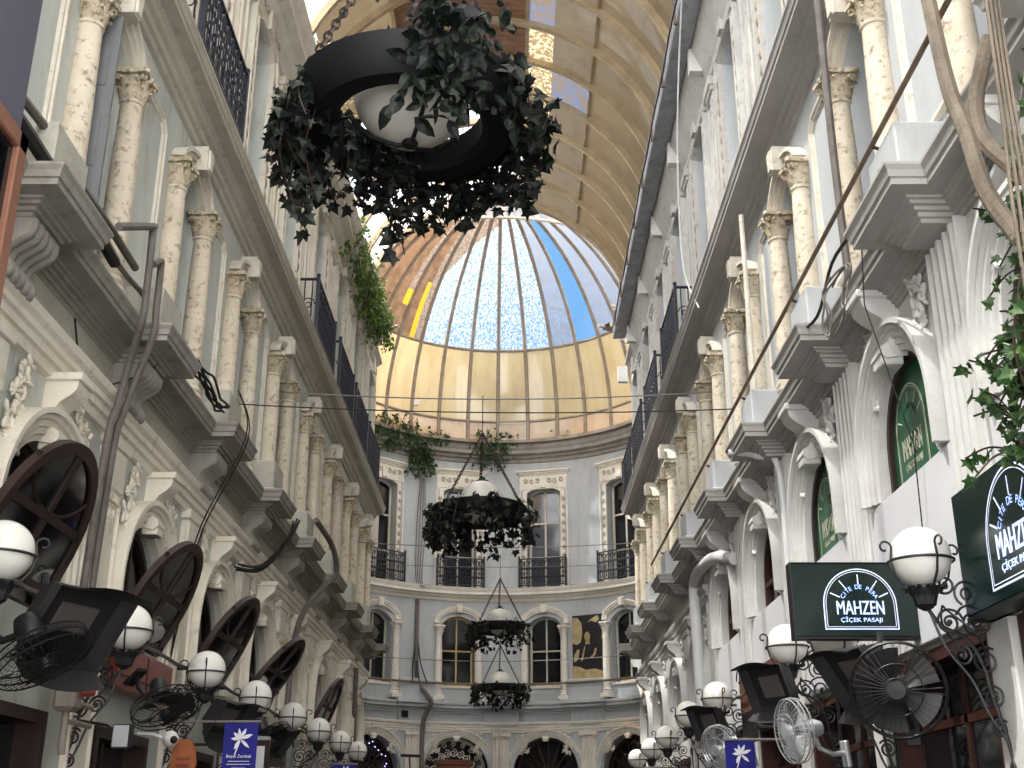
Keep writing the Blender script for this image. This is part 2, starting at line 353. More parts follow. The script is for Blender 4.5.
# ------------------------------------------------------------------ side walls
ARCH_L = dict(hw=.66, zb=3.12, zs=3.64, rise=.655)
ARCH_R = dict(hw=.66, zb=4.05, zs=4.40, rise=.655)
N_NEAR = 5           # first bays on the right have the taller arches
def build_side(side):
    mp = mpL if side == 'left' else mpR
    wm = M['wall'] if side == 'left' else M['wall_r']; cm = M['white'] if side == 'left' else M['white_r']
    lm = M['ledge'] if side == 'left' else M['ledge_r']
    hu = MB()
    wall_row(hu, mp, Y0, Y1, 5.40, 8.97, [(c, .50, 5.75, 8.00, .26) for c in BC])
    wall_row(hu, mp, Y0, Y1, 8.97, 12.8, [(c, .50, 9.02, 11.85, .17) for c in BC])
    root = struct(hu.build('wall_' + side, wm, smooth=False), side + ' wall of the arcade, pale plaster storeys above the shops', 'wall')
    sh = .12 if side == 'left' else 0
    lo = MB()
    wall_row(lo, mp, Y0, Y1, 0, 3.0, [(c - sh, .74 if side == 'left' else 1.08, 0, 2.45 if side == 'left' else 2.82, 0) for c in BC])
    if side == 'left':
        wall_row(lo, mp, Y0, Y1, 3.0, 5.42, [(c - sh, .66, 3.12, 3.64, .655) for c in BC], depth=.17)
    else:
        wall_row(lo, mp, Y0, BB[N_NEAR], 3.0, 5.54, [(c, .66, 4.0, 4.40, .655) for c in BC[:N_NEAR]], depth=.17)
        wall_row(lo, mp, BB[N_NEAR], Y1, 3.0, 5.54, [(c, .66, 3.12, 3.64, .655) for c in BC[N_NEAR:]], depth=.17)
    lo.build('lower_wall', M['wall'] if side == 'left' else M['white_r'], root, smooth=False)
    fz = MB(); fz.grid([[mp(Y0, .02, z), mp(Y1 + .0, .02, z)] for z in (5.05, 5.45)])
    if side == 'left': fz.build('frieze', M['frieze'], root, smooth=False)
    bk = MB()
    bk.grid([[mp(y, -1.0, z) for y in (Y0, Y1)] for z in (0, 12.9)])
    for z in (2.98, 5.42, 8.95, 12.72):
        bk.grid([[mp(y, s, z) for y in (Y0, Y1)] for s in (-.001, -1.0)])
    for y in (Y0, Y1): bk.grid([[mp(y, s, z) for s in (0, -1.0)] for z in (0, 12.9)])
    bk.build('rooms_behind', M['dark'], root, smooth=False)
    # roof plate above the wall
    rp = MB(); rp.box(-1.05, -.001, Y0, Y1, 12.78, 13.0, lambda s, y, z: mp(y, s, z)); rp.build('wall_cap', lm, root, smooth=False)
    # ---- trims
    far0 = Y0 if side == 'left' else BB[N_NEAR]
    t = MB(); cornice(t, mp, far0, Y1, P_WHITE)
    w = struct(t.build('trim_%d' % (1 if side == 'left' else 2), cm, smooth=True, ang=20), 'white moulded string course above the arches on the %s wall' % side, 'moulding')
    t = MB(); rows = []
    for s, z in P_LEDGE:                       # the whole profile steps out, with mitred returns, at every pedestal
        k = max(s, 0); row = [mp(Y0, s, z)]
        for b in BB:
            row += [mp(b - .17 - k, s, z), mp(b - .17 - k, s + (.235 if s > 0 else 0), z), mp(min(b + .17 + k, Y1), s + (.235 if s > 0 else 0), z), mp(min(b + .17 + k, Y1), s, z)]
        rows.append(row + [mp(Y1, s, z)])
    t.grid(rows)
    ledge = struct(t.build('trim_%d' % (3 if side == 'left' else 4), lm, ang=20), 'grey ledge under the columns of the %s wall, stepping out at each pedestal' % side, 'cornice')
    for b in BB[:-1]:
        p = MB(); p.bevbox(-.30, .30, 0, .40, 0, .43, .012); p.bevbox(-.33, .33, 0, .43, .0, .06, .012)
        o = p.build('pedestal', M['frieze'] if side == 'left' else M['wall_r'], ledge); on_side(o, side, b, 5.69)
    t = MB(); cornice(t, mp, Y0, Y1, P_UPPER)
    struct(t.build('trim_%d' % (5 if side == 'left' else 6), M['cornice_grey'] if side == 'left' else M['ledge_r'], ang=20), 'upper cornice under the balconies of the %s wall' % side, 'cornice')
    t = MB(); cornice(t, mp, Y0, 25.8, P_TOPL if side == 'left' else P_TOPR)
    top = struct(t.build('trim_%d' % (7 if side == 'left' else 8), M['cream'] if side == 'left' else M['top_r'], ang=20), 'top cornice of the %s wall under the glass roof' % side, 'cornice')
    return root, ledge, top
wallL, ledgeL, topL = build_side('left')
wallR, ledgeR, topR = build_side('right')
# coffered soffit and zinc gutter on the right
for b in BB[1:]:
    p = MB(); p.box(b - .08, b + .08, .1, .34, 12.26, 12.66); o = p.build('soffit_bracket', M['white_r'], topR); 
    o.matrix_world = Matrix.Identity(4); me = o.data
    for v in me.vertices: v.co = Vector(mpR(v.co.x, v.co.y, v.co.z))
g = MB()
gp = [(.30, 12.72), (.31, 12.68), (.58, 12.66), (.60, 12.68), (.60, 12.93), (.62, 12.93), (.62, 12.96), (.585, 12.96), (.585, 12.71), (.33, 12.74), (.33, 12.9), (.30, 12.9)]
n = 14; rows = [[mpR(4.0 + (25.93 - 4.0) * i / n, s, z) for s, z in gp] for i in range(n + 1)]
g.grid(rows, closed_u=True)
gut = tag(g.build('roof_gutter', M['gutter'], ang=25), 'long zinc gutter box along the foot of the glass roof on the right', 'gutter')
for i in range(12):
    c = MB(); y = 8 + i * 1.55; c.box(.57, .635, y - .02, y + .02, 12.64, 12.99, lambda s, y_, z: mpR(y_, s, z)); c.build('gutter_clip', M['pipe_brown'], gut)

# floor
f = MB(); f.grid([[(x, y, 0) for x in (-12, 12)] for y in (Y0, 42)])
struct(f.build('floor', M['floor'], smooth=False), 'worn stone floor of the arcade', 'floor')

# ------------------------------------------------------------------ round court at the far end
def court():
    mp = mpC; A0, A1 = -54, 234; U0, U1 = uC(A0), uC(A1)
    b = MB()
    wall_row(b, mp, U0, U1, 5.12, 8.85, [(uC(a), .55, 5.95, 7.88, .27) for a in AA], .3)
    wall_row(b, mp, U0, U1, 8.85, 13.9, [(uC(a), .56, 9.06, 12.25, .18) for a in AA], .3)
    root = struct(b.build('wall_back', M['court'], smooth=True, ang=20), 'curved blue-grey wall closing the arcade', 'wall')
    b = MB(); wall_row(b, mp, U0, U1, 0, 5.14, [(uC(a), 1.03, 0, 3.42, 1.02) for a in AA], .3, .5)
    b.build('lower_wall', M['court'], root, ang=20)
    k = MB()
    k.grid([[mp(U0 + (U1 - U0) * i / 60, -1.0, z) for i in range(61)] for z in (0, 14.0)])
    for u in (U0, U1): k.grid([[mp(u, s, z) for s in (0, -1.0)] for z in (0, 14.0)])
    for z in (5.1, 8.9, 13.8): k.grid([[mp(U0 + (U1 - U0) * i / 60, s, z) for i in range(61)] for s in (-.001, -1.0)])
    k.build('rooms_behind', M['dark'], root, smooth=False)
    def sweep(name, prof, mat, lab, cat):
        t = MB(); cornice(t, mp, U0, U1, prof, .25); return struct(t.build(name, mat, ang=20), lab, cat)
    sweep('trim_9', SH(P_WHITE, -.21), M['cream_court'], 'pale string course above the ground arches of the curved wall', 'moulding')
    lg = sweep('trim_10', [(-.02, 5.10), (.04, 5.11), (.06, 5.17), (.12, 5.19), (.14, 5.25), (.30, 5.27), (.30, 5.33), (.34, 5.38), (.34, 5.44), (-.02, 5.50)], M['court'], 'grey ledge under the columned windows of the curved wall', 'cornice')
    sweep('trim_11', [(-.02, 8.62), (.05, 8.64), (.07, 8.72), (.14, 8.75), (.16, 8.80), (.30, 8.82), (.30, 8.90), (.34, 8.96), (.36, 9.03), (-.02, 9.05)], M['cream_court'], 'grey ledge carrying the balconies of the curved wall', 'cornice')
    sweep('trim_12', [(-.02, 13.30), (.06, 13.32), (.08, 13.42), (.18, 13.45), (.20, 13.52), (.36, 13.55), (.36, 13.66), (.42, 13.74), (.42, 13.90), (-.6, 13.95)], M['ledge'], 'stained top cornice of the curved wall under the dome', 'cornice')
    r = MB(); r.tube([mp(U0 + (U1 - U0) * i / 90, .36, 6.0) for i in range(91)], .035, 6)
    for i in range(40):
        u = U0 + (U1 - U0) * (i + .5) / 40; r.box(u - .012, u + .012, -.02, .36, 5.985, 6.015, lambda a, s, z: mp(a, s, z))
    tag(r.build('pipe_rail', M['pipe_brown']), 'brown pipe rail running in front of the columns of the curved wall', 'rail')
    for a in [90 + STEP * k for k in (-2, -1, 0, 1, 2)]:
        p = MB(); p.bevbox(-.62, .62, 0, .30, 0, .62, .02); p.bevbox(-.55, .55, 0, .16, -.75, 0, .02); p.bevbox(-.75, .75, 0, .50, -.14, 0, .02); p.bevbox(-.7, .7, 0, .42, -.24, -.14, .02)
        on_court(p.build('pedestal', M['court'], lg), a, 5.50)
    return root, lg
wallC, ledgeC = court()

# ------------------------------------------------------------------ barrel vault of the passage
VX, VA, VB, VZ = -.45, 3.4, 3.75, 12.7
def vp(th, y, k=0.0): return (VX + (VA + k) * math.cos(R(th)), y, VZ + (VB + k) * math.sin(R(th)))
RIBS = [24.73 + 1.16 - 1.16 * i for i in range(13)]
ceil = MB()
for th in (0, 54, 78.1, 122, 180):   # purlins along the passage
    c = vp(th, 0, .03)
    ceil.box(c[0] - .035, c[0] + .035, Y0, 26.2, c[2] - .03, c[2] + .05)
ceiling = struct(ceil.build('ceiling', M['rib'], smooth=False), 'arched glass roof over the passage with tan ribs', 'ceiling')
def arc_rib(mb, y0, y1, k0, k1, n=36, t0=0, t1=180):
    mb.grid([[vp(t0 + (t1 - t0) * i / n, y, k) for y, k in ((y0, k0), (y1, k0), (y1, k1), (y0, k1))] for i in range(n + 1)], closed_u=True)
for y in RIBS + [RIBS[-1] - 3.5 * i for i in (1, 2, 3, 4)]:
    b = MB(); arc_rib(b, y - .032, y + .032, -.075, .04); arc_rib(b, y - .05, y + .05, -.095, -.07)
    b.build('roof_rib', M['rib'], ceiling, ang=25)
b = MB(); arc_rib(b, 26.0, 26.25, .0, .14); arc_rib(b, 26.02, 26.4, .10, .45); b.build('end_arch', M['dome_rib'], ceiling, ang=25)
TH = [(180, 150), (150, 122), (122, 78.1), (78.1, 54), (54, 0)]
def pane(y0, y1, a, b, mat, name='roof_pane'):
    m = MB(); n = max(4, int(abs(a - b) / 5))
    m.grid([[vp(a + (b - a) * i / n, y, .05) for i in range(n + 1)] for y in (y0, y1)])
    m.build(name, mat, ceiling)
for i in range(len(RIBS)):
    y1 = RIBS[i]; y0 = y1 - 1.16
    for j, (a, b) in enumerate(TH):
        nm = 'roof_pane'
        if j <= 1: mt = 'roof_clear'
        elif j == 4: mt = 'roof_beige'
        elif j == 3: mt = ['roof_grey', 'roof_grey', 'roof_grey', 'roof_grey', 'roof_blue', 'roof_grey', 'roof_grey', 'roof_grey', 'roof_beige', 'roof_grey', 'roof_grey', 'roof_grey', 'roof_grey'][i]
        else: mt = ['roof_clear', 'roof_clear', 'roof_clear', 'roof_clear', 'roof_open', 'boards', 'boards', 'boards', 'boards', 'roof_clear', 'roof_clear', 'roof_clear', 'roof_clear'][i]
        if j == 1 and 5 <= i <= 7: mt = 'roof_beige'
        if j == 3 and i in (2, 3, 4, 5, 6, 7):      # the strip beside the ridge: flaking or smoky half panes
            mid = (a + b) / 2 + 3
            pane(y0, y1, a, mid, M[{2: 'roof_grey', 3: 'roof_flaky', 4: 'roof_flaky', 5: 'roof_flaky', 6: 'roof_blue', 7: 'roof_grey'}[i]])
            pane(y0, y1, mid, b, M[{4: 'roof_blue'}.get(i, 'roof_grey')]); continue
        pane(y0, y1, a, b, M[mt], 'roof_board' if mt == 'boards' else nm)
for a, b in TH: pane(Y0, RIBS[-1] - 1.16, a, b, M['roof_beige' if b < 60 else 'roof_clear'])
pane(25.89, 26.1, 180, 0, M['roof_clear'])
# ------------------------------------------------------------------ dome over the court
DZ, DR, DH = 14.3, 5.2, 6.2
def dr(z): return DR * math.sqrt(max(0, 1 - ((z - DZ) / DH) ** 2)) if z > DZ else DR
def dp(a, z, k=0.0):
    r = dr(z) + k; return (CX + r * math.cos(R(a)), CY + r * math.sin(R(a)), z)
ZTOP = 20.46
d = MB()
for z, a0, a1, w in ((13.93, -60, 240, .05), (14.62, -55, 235, .045), (17.0, -90, 270, .05), (ZTOP, -90, 270, .05)):
    nn = 64; d.tube([dp(a0 + (a1 - a0) * i / nn, z, -.02) for i in range(nn + 1)], w, 6)
d.lathe([(5.12, 13.87), (5.12, 13.98), (5.42, 13.98), (5.42, 13.87), (5.12, 13.87)], 72, (CX, CY, 0), R(-58), R(238))
dome = struct(d.build('ceiling_dome', M['dome_rib']), 'glass dome over the round court at the end of the arcade', 'dome ceiling')
zz = [17 + (ZTOP - 17) * math.sin(PI / 2 * i / 12) for i in range(13)]
ANG = [91.6 + 11.25 * k for k in range(32)]
def dpan(a0, a1, z0a, z0b, z1a, z1b, mat, name, n=10):
    m = MB(); rows = []
    for i in range(n + 1):
        t = math.sin(PI / 2 * i / n) if z1a > 19 else i / n
        za = z0a + (z1a - z0a) * t; zb = z0b + (z1b - z0b) * t
        rows.append([dp(a0 + (a1 - a0) * j / 3, za + (zb - za) * j / 3) for j in range(4)])
    m.grid(rows); return m.build(name, mat, dome)
for k, a in enumerate(ANG):
    a = a % 360; front = 232 < a < 308
    m = MB(); zs = ([] if front else [13.95, 14.3, 14.62, 15.2, 15.8, 16.4]) + zz
    m.tube([dp(a, z, -.03) for z in zs], .062, 6); m.build('dome_rib', M['dome_rib'], dome)
    b = a + 11.25
    if not (front or 232 < b % 360 < 308):
        dpan(a, b, 13.95, 13.95, 14.62, 14.62, M['drum_pink'], 'skirt_panel', 2)
        dpan(a, b, 14.62, 14.62, 17, 17, M['drum_beige'], 'drum_panel', 5)
    kk = k if k < 16 else k - 32
    #  kk 0: 91.6-102.8 ... growing to the left; -1: 80.3-91.6 ... to the right
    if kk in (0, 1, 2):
        bz = [20.2, 20.05, 19.75, 18.9][kk:kk + 2]  # clear glass below a slanting edge, taupe above; browner panes follow to the left
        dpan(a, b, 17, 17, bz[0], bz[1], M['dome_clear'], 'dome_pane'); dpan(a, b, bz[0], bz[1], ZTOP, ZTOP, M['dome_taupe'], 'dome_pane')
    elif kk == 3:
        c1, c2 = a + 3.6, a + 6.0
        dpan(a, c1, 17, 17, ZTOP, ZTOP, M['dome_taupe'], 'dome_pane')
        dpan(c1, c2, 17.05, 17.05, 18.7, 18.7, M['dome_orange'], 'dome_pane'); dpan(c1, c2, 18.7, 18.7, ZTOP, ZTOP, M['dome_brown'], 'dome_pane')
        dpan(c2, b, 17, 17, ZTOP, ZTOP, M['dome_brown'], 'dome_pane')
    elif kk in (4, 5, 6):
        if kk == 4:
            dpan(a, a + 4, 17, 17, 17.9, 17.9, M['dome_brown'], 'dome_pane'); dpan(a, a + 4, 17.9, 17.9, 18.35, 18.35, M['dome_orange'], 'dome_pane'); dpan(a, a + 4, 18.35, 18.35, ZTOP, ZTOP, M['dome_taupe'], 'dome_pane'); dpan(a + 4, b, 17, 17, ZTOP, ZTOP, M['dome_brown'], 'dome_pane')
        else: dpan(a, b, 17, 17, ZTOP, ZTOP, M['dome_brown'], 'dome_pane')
    else:
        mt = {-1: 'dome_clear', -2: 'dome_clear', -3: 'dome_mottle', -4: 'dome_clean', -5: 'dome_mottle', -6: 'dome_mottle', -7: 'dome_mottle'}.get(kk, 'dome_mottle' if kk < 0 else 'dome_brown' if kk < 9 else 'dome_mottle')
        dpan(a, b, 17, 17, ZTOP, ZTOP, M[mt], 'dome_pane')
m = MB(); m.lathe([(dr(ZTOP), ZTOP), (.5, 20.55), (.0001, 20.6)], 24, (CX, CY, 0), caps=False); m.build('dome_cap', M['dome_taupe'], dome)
# leaded plate at the dome hatch
h = MB(); 
for a0, a1, z0, z1 in ((80.8, 91.2, 13.98, 14.03), (80.8, 91.2, 14.54, 14.59), (80.8, 81.4, 13.98, 14.59), (90.6, 91.2, 13.98, 14.59)):
    h.grid([[dp(a0 + (a1 - a0) * i / 3, z, -.05) for i in range(4)] for z in (z0, z1)])
h.build('hatch_frame', M['frame_pale'], dome)
# ------------------------------------------------------------------ columns
def leaf_grid(mb, a, r, z, h, w, curl):
    ca, sa = math.cos(a), math.sin(a); rows = []
    for t, o, ww in ((0, 0, .8), (.35, .010, 1), (.7, .022, .95), (.95, .022 + curl * .6, .7), (1.0, .022 + curl, .42), (.86, .022 + curl * 1.1, .2)):
        row = []
        for j in (-1, -.5, 0, .5, 1):
            rad = r + o + .012 * (1 - abs(j)) + (.006 if j in (-.5, .5) else 0); tt = j * w * ww / 2
            row.append((rad * ca - tt * sa, rad * sa + tt * ca, z + h * t))
        rows.append(row)
    mb.grid(rows)
def spiral(cx, cz, r0, r1, turns, a0, n=22):
    return [(cx + (r0 + (r1 - r0) * i / n) * math.cos(a0 + turns * 2 * PI * i / n), cz + (r0 + (r1 - r0) * i / n) * math.sin(a0 + turns * 2 * PI * i / n)) for i in range(n + 1)]
def make_column(tone):
    cm, km = (M['column'], M['capital']) if tone == 'warm' else (M['cream_court'], M['cream_court'])
    root = empty('stone_column')
    b = MB(); b.bevbox(-.17, .17, -.16, .17, 0, .12, .01); b.lathe([(.16, .12), (.165, .15), (.15, .18), (.135, .2), (.15, .23), (.13, .26), (.118, .28)], 24); b.build('base', cm, root)
    s = MB(); s.lathe([(.118, .27), (.118, .7), (.114, 1.2), (.106, 1.65), (.098, 1.97), (.11, 1.975), (.115, 1.99), (.11, 2.005), (.10, 2.01)], 28); s.build('shaft', cm, root)
    c = MB(); c.lathe([(.098, 2.0), (.10, 2.08), (.108, 2.16), (.125, 2.23), (.135, 2.25)], 24)
    for k in range(8): leaf_grid(c, k * PI / 4, .098, 2.005, .115, .085, .035)
    for k in range(8): leaf_grid(c, k * PI / 4 + PI / 8, .104, 2.03, .175, .085, .045)
    for k in range(4):
        a = PI / 4 + k * PI / 2; ca, sa = math.cos(a), math.sin(a)
        for w in (-.016, .016):
            c.tube([(x * ca - w * sa, x * sa + w * ca, z) for x, z in [(.10, 2.13), (.13, 2.2)] + spiral(.165, 2.215, .034, .006, 1.4, PI * .6, 14)], .011, 5)
    for k in range(4):
        a = k * PI / 2; c.ball((.15 * math.cos(a), .15 * math.sin(a), 2.255), .026, 8, 6)
    ab = []
    for k in range(4):
        a = PI / 4 + k * PI / 2
        ab += [(.225 * math.cos(a - .10), .225 * math.sin(a - .10)), (.225 * math.cos(a + .10), .225 * math.sin(a + .10)), (.145 * math.cos(a + PI / 4), .145 * math.sin(a + PI / 4))]
    c.prism(ab, lambda x, y, t: (x, y, t), 2.245, 2.285); c.prism([(x * .93, y * .93) for x, y in ab], lambda x, y, t: (x, y, t), 2.285, 2.30)
    c.build('capital', km, root, ang=50)
    return root
colP = Proto(make_column('warm')); colC = Proto(make_column('pale'))
for side in ('left', 'right'):
    n = len(BC)
    for i, c in enumerate(BC):
        for j, du in enumerate((-.55, .55)):
            if side == 'left' and i == 0 and j == 0: continue
            o = colP.get(); on_side(o, side, c + du, 5.70, .06)
            tag(o, 'weathered cream column, %s edge of the %s columned window on the %s wall' % ('near' if j == 0 else 'far', nth(i, n), side), 'column', 'columns along the %s wall' % side)
CN = ['leftmost', 'left of centre', 'right of centre', 'rightmost']
for i, a in enumerate(AA):
    for j, da in enumerate((6.6, -6.6)):
        if (i, j) in ((0, 0), (3, 1)): continue
        o = colC.get(); on_court(o, a + da, 5.52, .12)
        tag(o, 'pale column, %s edge of the columned window %s in the curved end wall' % (('left', 'right')[j], CN[i]), 'column', 'columns of the curved end wall')

# ------------------------------------------------------------------ columned windows (second storey)
def frame_bars(mb, hw, z0, z1, rise, muls, trans, w=.035, s0=-.30, s1=-.24):
    add_band(mb, jamb_arch(hw, z0, z1, rise, 12), [(0, s0), (-w * 1.4, s0), (-w * 1.4, s1), (0, s1)])
    mb.box(-hw, hw, s0, s1, z0, z0 + w * 1.4)
    top = z1 + rise
    for x in muls: mb.box(x - w / 2, x + w / 2, s0, s1, z0, top - .02)
    for z in trans: mb.box(-hw, hw, s0 + .002, s1 - .002, z - w / 2, z + w / 2)
def pane_poly(mb, hw, z0, z1, rise, s=-.27):
    p = [(q[0], q[1]) for q in arch_pts(hw, z1, rise, 12)]
    mb.prism([(-hw, z0), (hw, z0)] + p[::-1], lambda a, b, t: (a, t, b), s, s - .012)
def seg_hood(mb, hw, zs, rise, w, d, steps=((0, 1), (.35, .72), (.7, .45))):
    """stepped moulding round an arch; the band stands on the capitals"""
    p = arch_pts(hw, zs, rise, 14)
    p = [(p[0][0], zs - .10, -1, .0)] + p + [(p[-1][0], zs - .10, 1, 0)]
    pr = [(0, -.05), (0, d * .55), (w * .35, d * .6), (w * .38, d * .8), (w * .72, d * .84), (w * .75, d), (w, d), (w, -.05)]
    add_band(mb, p, pr)
def make_win2(frame, court=False, shutter=False):
    hw, z0, zs, rise = (.55, .0, 1.93, .27) if court else (.50, .0, 2.24, .26)
    tm = M['cream_court'] if court else M['cream']
    f = MB(); frame_bars(f, hw - .01, z0 + .02, zs, rise, (0,), (z0 + 1.15, zs - .02) if not court else (z0 + 1.12,), .05)
    root = f.build('window', frame)
    p = MB(); pane_poly(p, hw - .015, z0 + .02, zs, rise - .01); p.build('pane', M['glass'], root, smooth=False)
    h = MB(); dz = .12 if court else .0
    if court: seg_hood(h, hw + .09, zs + .12, rise, .17, .16)
    else: add_band(h, [(-hw, zs + .06, -1, 0)] + arch_pts(hw, zs + .06, rise - .06, 14) + [(hw, zs + .06, 1, 0)], [(0, -.05), (0, .06), (.035, .065), (.04, .10), (.085, .105), (.09, .14), (.13, .14), (.13, -.05)])
    zc = zs + dz + rise
    h.prism([(-.075, zc - .04), (.075, zc - .04), (.105, zc + .23), (-.105, zc + .23)], lambda a, b, t: (a, t, b), -.02, .21)
    h.prism([(-.045, zc - .02), (.045, zc - .02), (.065, zc + .2), (-.065, zc + .2)], lambda a, b, t: (a, t, b), .2, .235)
    for sx in ((-1, 1) if court else ()):
        x = sx * (hw + .17); h.bevbox(x - .10, x + .10, -.03, .15, zs - .0, zs + .05, .012); h.bevbox(x - .085, x + .085, -.03, .12, zs + .04, zs + .14, .012)
    h.build('arch_hood', tm, root, ang=30)
    sl = MB(); sl.box(-hw - .02, hw + .02, -.3, .05, z0 - .06, z0 + .01); sl.build('window_sill', tm, root)
    if shutter:
        s = MB(); s.bevbox(0, .46, -.02, .02, .06, 2.2, .006)
        for z in (.12, .75, 1.5): s.bevbox(.06, .40, -.028, .028, z, z + .5, .01)
        o = s.build('shutter', M['frame_grey'], root); o.location = (hw - .10, -.22, 0); o.rotation_euler = (0, 0, R(98))
    return root
wn = 1
w2a = Proto(make_win2(M['frame_grey'])); w2s = Proto(make_win2(M['frame_grey'], shutter=True))
for side in ('left', 'right'):
    for i, c in enumerate(BC):
        o = (w2s if side == 'left' and i == 1 else w2a).get(); on_side(o, side, c, 5.76); o.name = 'window_%d' % wn; wn += 1
        struct(o, '%s arched window between two columns on the %s wall' % (nth(i, len(BC)), side), 'window')
w2c = [make_win2(M['frame_pale'], True), make_win2(M['frame_tan'], True), make_win2(M['frame_pale'], True), make_win2(M['frame_pale'], True)]
for i, a in enumerate(AA):
    o = w2c[i]; on_court(o, a, 5.96); o.name = 'window_%d' % wn; wn += 1
    struct(o, 'arched window with %s frames, %s in the columned row of the curved end wall' % ('tan' if i == 1 else 'pale', CN[i]), 'window')

# ------------------------------------------------------------------ top-storey windows with studded surrounds
def make_win3(mat_frame, mat_pane, tm, court=False, kind='pane'):
    hw, zs, rise = (.56, 3.19, .18) if court else (.50, 2.83, .17)
    f = MB(); frame_bars(f, hw - .01, .02, zs, rise, (0,), (2.1,) if not court else (1.05, 2.2), .06)
    root = f.build('window', mat_frame)
    p = MB(); pane_poly(p, hw - .015, .02, zs, rise - .01); p.build('pane', mat_pane, root, smooth=False)
    s = MB(); W = .25
    add_band(s, jamb_arch(hw + .01, 0, zs, rise, 12), [(0, -.04), (0, .07), (.03, .07), (.035, .045), (W - .05, .045), (W - .045, .085), (W, .085), (W, -.04)])
    zt = zs + rise
    # shaped head panel and hood
    s.bevbox(-hw - W, hw + W, -.03, .075, zs + .12, zt + .42, .01)
    s.prism([(-.09, zt - .02), (.09, zt - .02), (.12, zt + .34), (-.12, zt + .34)], lambda a, b, t: (a, t, b), .0, .13)
    s.build('surround', tm, root, ang=30)
    h = MB()
    for z, dz, d, e in ((zt + .42, .05, .11, .02), (zt + .47, .05, .15, .05), (zt + .52, .06, .20, .09)):
        h.bevbox(-hw - W - e, hw + W + e, -.03, d, z, z + dz, .008)
    h.build('hood', tm, root)
    r = MB()
    for sx in (-1, 1):
        for k in range(10):
            z = .5 + k * (zs - .75) / 9; x = sx * (hw + W / 2 + .0)
            rr = .052 if k % 1 == 0 else .03
            o0 = len(r.v); r.ball((x, .05, z), .05, 8, 6, (1, .55, 1.15))
            for q in range(6):
                a = q * PI / 3; r.ball((x + .055 * math.cos(a), .05, z + .06 * math.sin(a)), .024, 6, 4, (1, .7, 1))
        for q in range(3):
            x = sx * (.2 + q * .2); pts = spiral(x, zt + .22, .085, .02, 1.3, PI * (.2 + q), 16)
            r.tube([(a, .08, b) for a, b in pts], .02, 5)
    r.build('rosettes', M['rosette'], root)
    sl = MB(); sl.box(-hw - .02, hw + .02, -.3, .04, -.05, .02); sl.build('window_sill', tm, root)
    return root
kinds = {'left': ['glass', 'glass', 'glass', 'glass_grey', 'glass_grey', 'glass', 'glass', 'glass', 'glass'],
         'right': ['blind', 'blind', 'blind', 'blind', 'blind', 'glass', 'glass', 'glass', 'glass']}
pool = {}
for side in ('left', 'right'):
    for i, c in enumerate(BC):
        kd = kinds[side][i]; key = (side, kd)
        if key not in pool: pool[key] = Proto(make_win3(M['frame_pale'] if side == 'right' else M['frame_grey'], M[kd], M['cream'] if side == 'left' else M['top_r']))
        o = pool[key].get(); on_side(o, side, c, 9.04); o.name = 'window_%d' % wn; wn += 1
        struct(o, '%s tall window with a studded surround in the top storey of the %s wall' % (nth(i, len(BC)), side), 'window')
for i, a in enumerate(AA):
    o = make_win3(M['frame_pale'], M['glass'] if i in (0, 1, 3) else M['glass_grey'], M['cream_court'], True); on_court(o, a, 9.06); o.name = 'window_%d' % wn; wn += 1
    struct(o, 'tall window with a studded surround, %s in the balcony row of the curved end wall' % CN[i], 'window')
# half-drawn curtain in the leftmost court window
c = MB(); rows = [[(-.05 + .5 * i / 30, -.2 + .025 * math.sin(i * 1.3), z) for i in range(31)] for z in (.3, 2.3)]
c.grid(rows); o = on_court(c.build('curtain', M['curtain']), AA[0], 9.06); tag(o, 'pale curtain hanging in the leftmost tall window of the curved end wall', 'curtain')

# ------------------------------------------------------------------ pier panels, storey pilasters
def panel(mb, u0, u1, z0, z1, ch, w=.075, d=.045):
    pts = [(u0, z0), (u1, z0), (u1, z1 - ch), (u1 - ch, z1), (u0 + ch, z1), (u0, z1 - ch)]
    n = len(pts); cx, cz = (u0 + u1) / 2, (z0 + z1) / 2; rows = []
    for i, (u, z) in enumerate(pts):
        a, b, c = Vector(pts[i - 1]), Vector(pts[i]), Vector(pts[(i + 1) % n])
        n1 = Vector((b.y - a.y, a.x - b.x)).normalized(); n2 = Vector((c.y - b.y, b.x - c.x)).normalized(); m = (n1 + n2) / (1 + n1.dot(n2))
        rows.append([(u + m.x * o, s, z + m.y * o) for o, s in ((0, -.01), (0, d), (-w * .3, d), (-w * .4, d * .6), (-w * .8, d * .6), (-w, -.01))])
    mb.grid(rows, closed_u=False, closed_v=True)
pm = MB(); panel(pm, -.36, .36, .45, 2.42, .12); panel(pm, -.30, .30, .06, .36, .0, .05, .03)
pmo = Proto(pm.build('pier_panel', M['cream'], ang=25)); 
for side, wl in (('left', wallL), ('right', wallR)):
    for b in BB[:-1]:
        o = pmo.get(); o.parent = wl; on_side(o, side, b, 5.80)
# flat pilasters between the top-storey windows
t = MB(); t.bevbox(-.2, .2, -.02, .05, 0, 2.9, .01); panel(t, -.14, .14, .3, 2.7, 0, .04, .08); t.bevbox(-.24, .24, -.02, .11, 2.9, 3.05, .015); t.bevbox(-.22, .22, -.02, .08, 2.82, 2.9, .01)
tp = {'left': Proto(t.build('storey_pilaster', M['cream'])), 'right': Proto(t.build('storey_pilaster', M['top_r']))}
for side, wl in (('left', wallL), ('right', wallR)):
    for b in BB[:-1]:
        o = tp[side].get(); o.parent = wl; on_side(o, side, b, 9.02)
for a in [90 + STEP * k for k in (-1, 0, 1)]:
    t = MB(); t.bevbox(-.55, .55, -.02, .03, 0, .9, .01); on_court(t.build('apron_panel', M['court'], wallC), a, 9.1)

